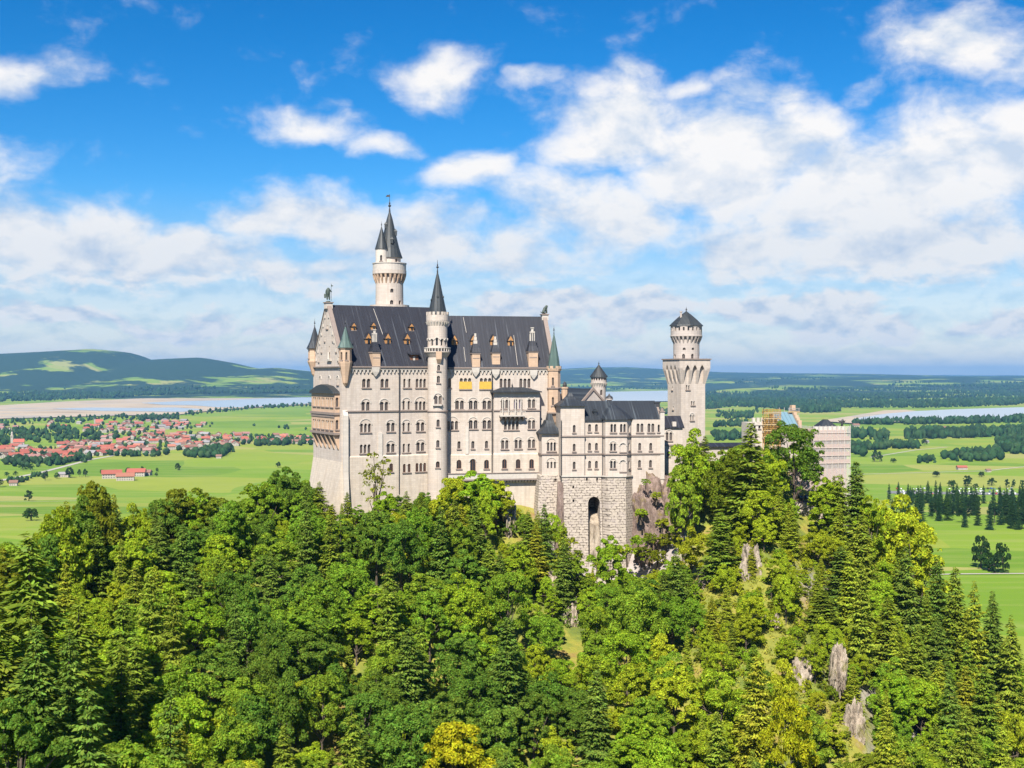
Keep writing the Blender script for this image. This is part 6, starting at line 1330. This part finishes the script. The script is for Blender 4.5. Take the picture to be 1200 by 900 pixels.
def bank(name, areas, label, kinds, seed, group=None):
    """Woods far off that read as one mass: low trees standing over outlined ground."""
    rng = np.random.default_rng(seed); Vs, Fs, off = [], [], 0
    t = np.arange(7)*2*np.pi/7
    for P, n, h0, h1, pc in areas:
        u0, u1 = min(p[0] for p in P), max(p[0] for p in P); v0, v1 = min(p[1] for p in P), max(p[1] for p in P); c = 0
        cu, cv = rng.uniform(u0, u1, n*8), rng.uniform(v0, v1, n*8); cx_, cy_, cz_ = ground_at_np(cu, cv)
        for u, v, X, Y, z in zip(cu, cv, cx_, cy_, cz_):
            if c >= n: break
            if not inpoly(u, v, P) or any(inpoly(600+FPX*X/Y, HZ-FPX*z/Y, q) or inpoly(u, v, q) for q in LAKES) or abs(HZ-FPX*z/Y - v) > 2: continue
            if kinds == 'village' and any(abs(X-a) < 9 and -26 < Y-b < 10 for a, b in hp): continue
            c += 1; h = rng.uniform(h0, h1); con = rng.random() < pc
            prof = [(.10,0),(.24,.12),(.20,.3),(.13,.55),(.06,.8),(.01,1)] if con else [(.05,0),(.30,.16),(.44,.42),(.40,.66),(.24,.88),(.03,1.)]
            rs = np.array([p[0] for p in prof])*h*(1 if con else .95); zs = np.array([p[1] for p in prof])*h
            jr = 1 + rng.normal(size=(6, 7))*.26; a = t[None] + rng.random()*6 + rng.normal(size=(6, 7))*.12
            V = np.stack([X + rs[:, None]*jr*np.cos(a), Y + rs[:, None]*jr*np.sin(a), z - .5 + zs[:, None] + rng.normal(size=(6, 7))*h*.03], 2).reshape(-1, 3)
            i = np.arange(42).reshape(6, 7); j = np.roll(i, -1, axis=1); F = np.stack([i[:-1].ravel(), j[:-1].ravel(), j[1:].ravel(), i[1:].ravel()], 1)
            Vs.append(V); Fs.append(F+off); off += 42
    o = obj(name, npmesh(name, np.vstack(Vs), np.vstack(Fs), FARLEAF), None, None, ID); o.color = (.026, .056, .020, 1); return tag(o, label, 'woods', group, 'stuff')
def band(pts, th): return [(u, v-th/2) for u, v in pts] + [(u, v+th/2) for u, v in reversed(pts)]
bank('village_woods', [(VILL, 270, 8, 14, .2), (VIL2, 120, 8, 14, .2), ([(-30,506),(40,505),(60,500),(100,505),(120,510),(160,511),(110,517),(60,520),(-30,524)], 240, 11, 20, .2),
      (band([(-30,499),(60,494),(130,491),(210,490)], 6), 160, 10, 18, .2), ([(165,489),(208,487),(210,492),(165,494)], 50, 14, 20, .2), ([(215,535),(235,530),(274,526),(275,533),(250,537),(222,537)], 90, 13, 20, .2),
      (band([(5,543),(40,544),(75,541),(105,538)], 8), 90, 9, 17, .1), (band([(120,533),(170,534),(200,532)], 4), 36, 9, 15, .1), (band([(300,520),(365,519)], 6), 60, 12, 19, .2), (band([(55,557),(10,566)], 6), 26, 6, 11, .1),
      (band([(215,487),(262,481.5),(300,478),(365,475)], 3), 80, 12, 22, .2), (band([(280,498),(360,503)], 3), 8, 10, 14, 0)], 'dark green trees between and around the village houses', 'village', 1)
bank('shore_woods', [(band([(-60,467),(60,464),(160,460)], 11), 1300, 20, 32, .6), (band([(160,460),(260,457),(365,457)], 8), 1000, 20, 32, .6), (band([(150,446),(260,444),(365,448)], 5), 350, 20, 30, .6), (band([(365,457),(520,455),(800,453)], 6), 600, 20, 32, .6)], 'dark woods along the far shore of the lake', 'wood', 2)
bank('eastern_woods', [(band([(1000,495),(1060,495),(1130,494),(1215,492)], 6), 420, 15, 27, .6), (band([(1060,511),(1120,510),(1215,506)], 8), 460, 13, 27, .6), (band([(995,510),(1040,513)], 8), 60, 16, 26, .4), (band([(996,525),(1040,524),(1076,523)], 6), 120, 12, 20, .3), ([(1164,519),(1210,514),(1215,533),(1180,532)], 150, 14, 24, .3),
      ([(1100,536),(1130,531),(1172,528),(1176,540),(1150,541),(1104,541)], 120, 12, 19, .2), (band([(1076,541),(1096,540)], 5), 26, 8, 14, .2), (band([(990,523),(1012,533)], 8), 40, 14, 22, .4), ([(838,482),(900,480),(900,487),(838,490)], 50, 12, 20, .4), (band([(836,514),(870,513)], 6), 40, 16, 26, .5), (band([(848,489),(882,488)], 5), 60, 16, 24, .5), (band([(895,504),(930,500)], 5), 30, 16, 24, .4), (band([(825,474),(860,470),(900,472),(950,478),(985,476)], 13), 1700, 18, 30, .75), (band([(985,474),(1100,474),(1215,470)], 8), 1300, 18, 30, .7), (band([(825,463),(1000,465),(1215,461)], 7), 1500, 20, 30, .7), (band([(825,449),(940,446),(1040,450),(1215,453)], 5), 1200, 22, 32, .6), (band([(900,457),(1100,456),(1215,456)], 3), 500, 22, 30, .6), ([(838,497),(875,495),(875,500),(838,501)], 60, 14, 22, .4), (band([(1045,583),(1100,586)], 4), 8, 6, 9, 0), (band([(400,498),(560,502),(760,496)], 6), 220, 15, 26, .5), (band([(380,535),(520,528),(640,540)], 6), 120, 13, 22, .4), (band([(560,480),(820,484)], 5), 200, 16, 26, .5), (band([(640,560),(800,548)], 7), 90, 13, 22, .5)],
      'dark woods and hedgerows in the eastern plain towards the lake', 'wood', 3)

# trees of the plain that stand alone
VT = []
def vtree(kind, u, py, H, wf, cn, proto_):
    X, Y, z = ground_at(u, py); plant(kind, X, Y, z-.3, H, H*wf, proto_, cn, {'dark green': (.030,.070,.020), 'mid green': (.045,.10,.02), 'bright green': (.07,.15,.02), 'bluish green': (.03,.075,.03)}[cn])
for u, py, H, wf, cn in [(34,587,15,.85,'dark green'),(53,563,17,.6,'dark green'),(67,561,11,.9,'mid green'),(81,560,19,.8,'dark green'),(93,559,14,.5,'dark green'),(100,559,15,.55,'dark green'),(120,557,11,.9,'dark green'),(150,556,13,.8,'mid green'),(167,555,14,.5,'mid green'),(208.5,551,14,.85,'dark green'),(184,553,8,.8,'mid green'),(183,558,7,.8,'dark green'),(27,551,13,1.1,'mid green'),(36,551,13,1.1,'mid green'),(0,571,14,.9,'mid green'),(326,548,12,.8,'dark green'),(36,610,12,1.2,'mid green'),(8,558,8,1.2,'bright green'),(18,557,8,1.2,'bright green'),
                          (1097,559,11,1.2,'dark green'),(1150,559,10,1.1,'dark green'),(1134,570,18,.9,'dark green'),(1162,569,13,1.1,'mid green'),(1025,541,25,.55,'bluish green'),(1031,541,22,.6,'bluish green'),(1083,523,20,.9,'dark green'),(1115,571,12,1.3,'mid green'),(1180,571,14,.6,'dark green'),(1188,571,13,.5,'dark green'),(1199,571,12,.8,'mid green'),(1150,665,22,.6,'dark green'),(1158,668,12,1.1,'mid green'),(1175,671,20,.55,'dark green'),(1166,671,11,1.0,'dark green'),(1143,573,9,1.1,'mid green'),(1047,542,9,1.5,'mid green'),(862,512,16,.8,'dark green'),(870,512,15,.8,'dark green'),(845,500,14,.8,'dark green')]:
    vtree('meadow_tree', u, py, H, wf, cn, random.choice(SHR) if random.random() < .75 else random.choice(BL))
belt = []
for k in range(900):
    if len(belt) >= 84: break
    u, py = random.uniform(1040, 1225), random.choice((592, 600, 606, 612, 618)) + random.uniform(-3, 3)
    if py > 603 + (u-1085)*.02 and u < 1085 and random.random() < .6: continue
    if py > 612 and 1085 < u < 1120 and random.random() < .5: continue
    X, Y, z = ground_at(u, py)
    if any((X-a)**2+((Y-b)*.6)**2 < 6.2**2 for a, b in belt): continue
    belt.append((X, Y)); sp = random.random() < .8
    vtree('spruce_tree' if (sp and ns < 290) else 'meadow_tree', u, py, random.uniform(22, 31) if sp else random.uniform(15, 20), random.uniform(.26, .36) if sp else .75, random.choice(('dark green','bluish green','dark green','mid green')), random.choice(SPR) if sp else random.choice(BL[:5])); ns += sp

# vehicles in the car park
CARM = objcolmat('car_paint', .3, .02); TYRE = plain('black_tyre', (.02, .02, .02))
def car_mesh(van):
    m = MB(); P = [(-2.15,.35),(2.15,.35),(2.2,.8),(1.3,1.0),(.6,1.48),(-1.3,1.5),(-2.1,1.0)] if not van else [(-2.9,.4),(2.9,.4),(2.9,1.2),(2.3,1.7),(1.7,2.6),(-2.9,2.65)]
    w = .9 if not van else 1.05
    m.prism(P, 'y', -w, w); hi = P[3:6] if not van else P[3:5]
    if not van:
        m.prism([(1.05,1.03),(.55,1.40),(-1.2,1.42),(-1.75,1.05)], 'y', -w-.02, -w-.005, 1); m.prism([(1.05,1.03),(.55,1.40),(-1.2,1.42),(-1.75,1.05)], 'y', w+.005, w+.02, 1); m.loft([[(1.3,-.75,1.02),(1.3,.75,1.02),(1.24,.75,1.0),(1.24,-.75,1.0)], [(.66,-.68,1.49),(.66,.68,1.49),(.6,.68,1.44),(.6,-.68,1.44)]], 1)
    else: m.prism([(2.1,1.75),(1.68,2.4),(.2,2.4),(.2,1.75)], 'y', -w-.02, -w-.005, 1)
    for x in ((-1.35, 1.35) if not van else (-1.9, 1.9)):
        for s in (-1, 1): m.tube((x, s*(w-.22), .34), (x, s*(w+.02), .34), .34, .34, 12, 2)
    return m.mesh('car', [CARM, GLASS, TYRE])
CMS = [car_mesh(False), car_mesh(True)]; CARS = []; CC = {'white': (.75,.75,.75), 'silver': (.45,.46,.48), 'black': (.03,.03,.035), 'blue': (.06,.12,.3), 'red': (.4,.04,.03)}
for row, py in enumerate((573.5, 576.5, 579.5)):
    u = 1046
    while u < 1190:
        u += random.uniform(3.6, 5.4)*(.9 if row else 1)
        if random.random() < .22 or (1100 < u < 1112): continue
        X, Y, z = ground_at(u, py); cn = random.choices(list(CC), (6, 3, 1.5, 1, .6))[0]; van = random.random() < .3
        o = bpy.data.objects.new('parked_van' if van else 'parked_car', CMS[van]); COL.objects.link(o); o.location = (X, Y, z+.42); o.rotation_euler = (0, 0, 1.57+random.gauss(0, .06)); o.color = (*CC[cn], 1); CARS.append((o, 'van' if van else 'car', cn, u, row))
for u, py in [(1072,581.5),(1130,580.5)]:
    X, Y, z = ground_at(u, py)

# visitors on the forecourt
SKIN = plain('skin', (.5, .3, .22)); HAIR = plain('hair', (.06, .04, .03)); SHIRT = objcolmat('clothing', .9, .05); TROU = plain('dark_trousers', (.04, .045, .07)); SHOE = plain('shoes', (.05, .04, .04))
def person_mesh(arm):
    p = [(0,0,.95),(0,0,1.2),(0,0,1.42),(0,0,1.52),(0,.02,1.66),(.09,0,.88),(.10,.02,.48),(.10,0,.06),(.10,-.14,.03),(-.09,0,.88),(-.10,-.03,.48),(-.11,.03,.06),(-.11,-.11,.03),(.20,0,1.40),(.25,.02,1.12),(.24,-.12 if arm else 0,.95 if not arm else 1.15),(-.20,0,1.40),(-.25,.02,1.12),(-.24,-.05,.88),(0,.01,1.76)]
    e = [(0,1),(1,2),(2,3),(3,4),(4,19),(0,5),(5,6),(6,7),(7,8),(0,9),(9,10),(10,11),(11,12),(2,13),(13,14),(14,15),(2,16),(16,17),(17,18)]
    r = [.15,.145,.15,.055,.10,.095,.075,.05,.04,.095,.075,.05,.04,.07,.05,.035,.07,.05,.035,.07]
    me = skin_mesh('person', p, e, r, [TROU, SHIRT, SKIN, HAIR, SHOE], 1)
    for f in me.polygons:
        c = f.center; f.material_index = 4 if c.z < .09 else 3 if (c.z > 1.70 or (c.z > 1.6 and c.y > .05)) else 2 if c.z > 1.47 else 1 if c.z > .93 and not (abs(c.x) > .2 and c.z < 1.08) else 2 if abs(c.x) > .2 and c.z < 1.08 and c.z > .8 else 0
    return me
PM = [person_mesh(False), person_mesh(True)]; PEO = []
TOPS = [('white',(.7,.7,.7)),('dark blue',(.03,.05,.15)),('black',(.02,.02,.02)),('red',(.45,.05,.04)),('grey',(.25,.25,.26)),('sky blue',(.15,.35,.6)),('purple',(.18,.06,.25))]
for i in range(15):
    u = 931 + i*1.75 + random.uniform(-.6, .6); Y = 331 + random.uniform(-2, 3); X = (u-600)/FPX*Y; z = zf(587, 332)
    cn, c = TOPS[(i*3+i//7) % 7]; o = bpy.data.objects.new('person', PM[i % 2]); COL.objects.link(o); o.location = (X, Y, z); o.rotation_euler = (0, 0, random.uniform(-.9, .9)); o.color = (*c, 1); PEO.append((o, cn, u))
mb = MB(); zt = zf(587, 332); a = (925-600)/FPX*331; b = (962-600)/FPX*331; mb.box(a, b, 325.5, 337.9, -46, zt-.004); ob = obj('viewing_platform', mb, [RUBBLE], None, ID); tag(ob, 'small stone platform among trees carrying the group of visitors', 'platform')
mb = MB()
for i in range(12): x = a + (b-a)*i/11; mb.tube((x, 325.8, zt-.004), (x, 325.8, zt+1.0), .05, .05, 5)
for h in (.5, 1.0): mb.tube((a, 325.8, zt+h), (b, 325.8, zt+h), .05, .05, 5)
ob = obj('railing', mb, [WOOD], None, ID); tag(ob, 'brown railing at the edge of the visitors platform', 'railing')

# ------------------------------------------------------------------ labels that single each repeat out
ORD = ['first','second','third','fourth','fifth','sixth','seventh','eighth','ninth','tenth','eleventh','twelfth','thirteenth','fourteenth','fifteenth','sixteenth','seventeenth','eighteenth','nineteenth','twentieth']
NUM = ['zero','one','two','three','four','five','six','seven','eight','nine','ten','eleven','twelve','thirteen','fourteen','fifteen','sixteen','seventeen','eighteen','nineteen','twenty']
def word(n, W_): return W_[n] if n < len(W_) else ('twenty ' + word(n-20, W_) if n < 40 else 'many')
def number(items):
    """items: (object, base singular, plural, where, column, category, group). Several alike in one place are told apart by their order from the left."""
    d = {}
    for it in items: d.setdefault((it[1], it[3]), []).append(it)
    for (b, wh_), L_ in d.items():
        L_.sort(key=lambda t: t[4]); n = len(L_)
        for i, (o, s, p, w, u, c, g) in enumerate(L_):
            if n == 1: lab = f'{s} {w}'
            elif i == 0: lab = f'leftmost {s} {w}'
            elif i == n-1: lab = f'rightmost {s} {w}'
            elif n == 3: lab = f'middle {s} {w}'
            elif i < 20: lab = f'{ORD[i]} {s} from left {w}'
            elif n-1-i < 20: lab = f'{ORD[n-1-i]} {s} from right {w}'
            else: lab = f'{ORD[i-20]} after twentieth {s} {w}'
            tag(o, lab, c, g)
ZONES = [(50,670,'at the upper left forest edge'),(50,830,'in the lower left corner'),(170,620,'on the left forest skyline'),(190,740,'in the left middle forest'),(200,870,'along the bottom left forest'),(320,610,'below the loggia end'),(340,740,'on the slope left of centre'),(360,860,'at the bottom left of centre'),(460,630,'right below the palace front'),(480,740,'on the middle slope under the palace'),(510,860,'at the bottom centre'),(590,640,'beside the rock strip below the terrace'),(600,750,'left of the white rock gully'),(650,860,'below the white rock gully'),(715,690,'below the arched retaining wall'),(750,790,'right of the white rock gully'),(805,560,'before the square tower'),(800,660,'beside the mauve cliff'),(880,560,'before the gatehouse'),(880,680,'on the upper rocky spur'),(880,780,'on the lower rocky spur'),(860,870,'at the foot of the spur'),(960,600,'below the wrapped tower'),(965,700,'on the spur\'s right flank'),(1000,850,'around the lowest white rocks'),(1050,630,'on the right forest skyline'),(1070,740,'on the right slope'),(1080,870,'along the bottom right forest'),(1160,740,'at the right edge skyline'),(1165,850,'in the lower right corner')]
VZ = [(30,560,'by the gravel road in the meadow'),(150,556,'round the red roofed farm'),(330,548,'in the meadow beside the palace'),(35,600,'in the lower left meadow'),(1110,565,'by the car park'),(1040,540,'in the eastern meadows'),(1160,668,'in the lower right meadow'),(1180,570,'right of the car park'),(865,508,'right of the square tower')]
items = []
for o, kind, cn, u, py, Y in TREES:
    nm = kind.replace('_', ' ')
    if Y < 600: w = min(ZONES, key=lambda z: (z[0]-u)**2 + (z[1]-py)**2)[2]
    elif kind == 'spruce_tree' or (575 < py < 625 and u > 1040): w = 'in the spruce belt before the car park'
    else: w = min(VZ, key=lambda z: (z[0]-u)**2 + (z[1]-py)**2*4)[2]
    g = {'shrub': 'shrubs on the castle hill', 'low_bush': 'low bushes on the spur', 'young_tree': 'young trees under the castle walls', 'young_spruce': 'young spruces under the castle walls', 'larch_tree': 'larches on the left skyline'}.get(kind, ('forest ' if Y < 600 else 'valley ') + nm + 's')
    items.append((o, f'{cn} {nm}', '', w, u, 'shrub' if kind in ('shrub', 'low_bush') else 'tree', g))
def hzone(u, v):
    if v < 465: return 'on the far lake shore slope'
    if v < 507 and u < 90: return 'in the wooded north west of the village'
    if v < 513 and 90 <= u < 258: return 'in the rear part of the village' if v > 500 else 'at the lakeside end of the village'
    if u > 600: return 'among the eastern fields'
    return ('by the church' if u < 45 else 'west of the village middle' if u < 100 else 'in the village middle' if u < 160 else 'east of the village middle' if u < 215 else 'by the village\'s dark grove' if u < 280 else 'at the village\'s palace end') + (', rear row' if v < 521 - (u > 215)*4 else ', middle rows' if v < 529 - (u > 215)*5 else ', front row')
for o, cn, u, v, Y in HOUSES:
    if o.name.startswith('farm_barn'): items.append((o, f'long {cn} roofed farm barn', '', 'of the farm in the meadow', u, 'barn', 'barns of the farm'))
    elif o.name.startswith('field_barn'): items.append((o, f'low {cn} roofed field barn', '', 'in the left meadow' if u < 600 else 'in the eastern meadow', u, 'barn', 'barns in the fields'))
    else: items.append((o, f'{cn} roofed house', '', hzone(u, v), u, 'house', 'houses of the village'))
for o, k, cn, u, row in CARS: items.append((o, f'{cn} parked {k}', '', 'in the ' + ('far','middle','near')[row] + ' row of the car park', u, k, 'vehicles in the car park'))
for o, cn, u in PEO: items.append((o, f'person in a {cn} top', '', 'standing on the platform below the gatehouse', u, 'person', 'visitors on the platform'))
number(items)

# ------------------------------------------------------------------ the air
m_ = bpy.data.materials.new('haze'); m_.use_nodes = True; nt_ = m_.node_tree; nt_.nodes.clear()
pv = N(nt_, 'ShaderNodeVolumePrincipled'); pv.inputs['Color'].default_value = (.25, .58, 1.0, 1); pv.inputs['Density'].default_value = 2.9e-5; pv.inputs['Anisotropy'].default_value = .1
ou = N(nt_, 'ShaderNodeOutputMaterial'); L(nt_, pv.outputs[0], ou.inputs['Volume'])
mb = MB(); mb.box(-48000, 48000, -300, 63000, -320, 420); ob = obj('haze', mb, [m_], None, ID); ob['kind'] = 'stuff'
print('trees', nb, ns, nsh, 'houses', len(HOUSES), 'cars', len(CARS), 'objects', len(bpy.data.objects))
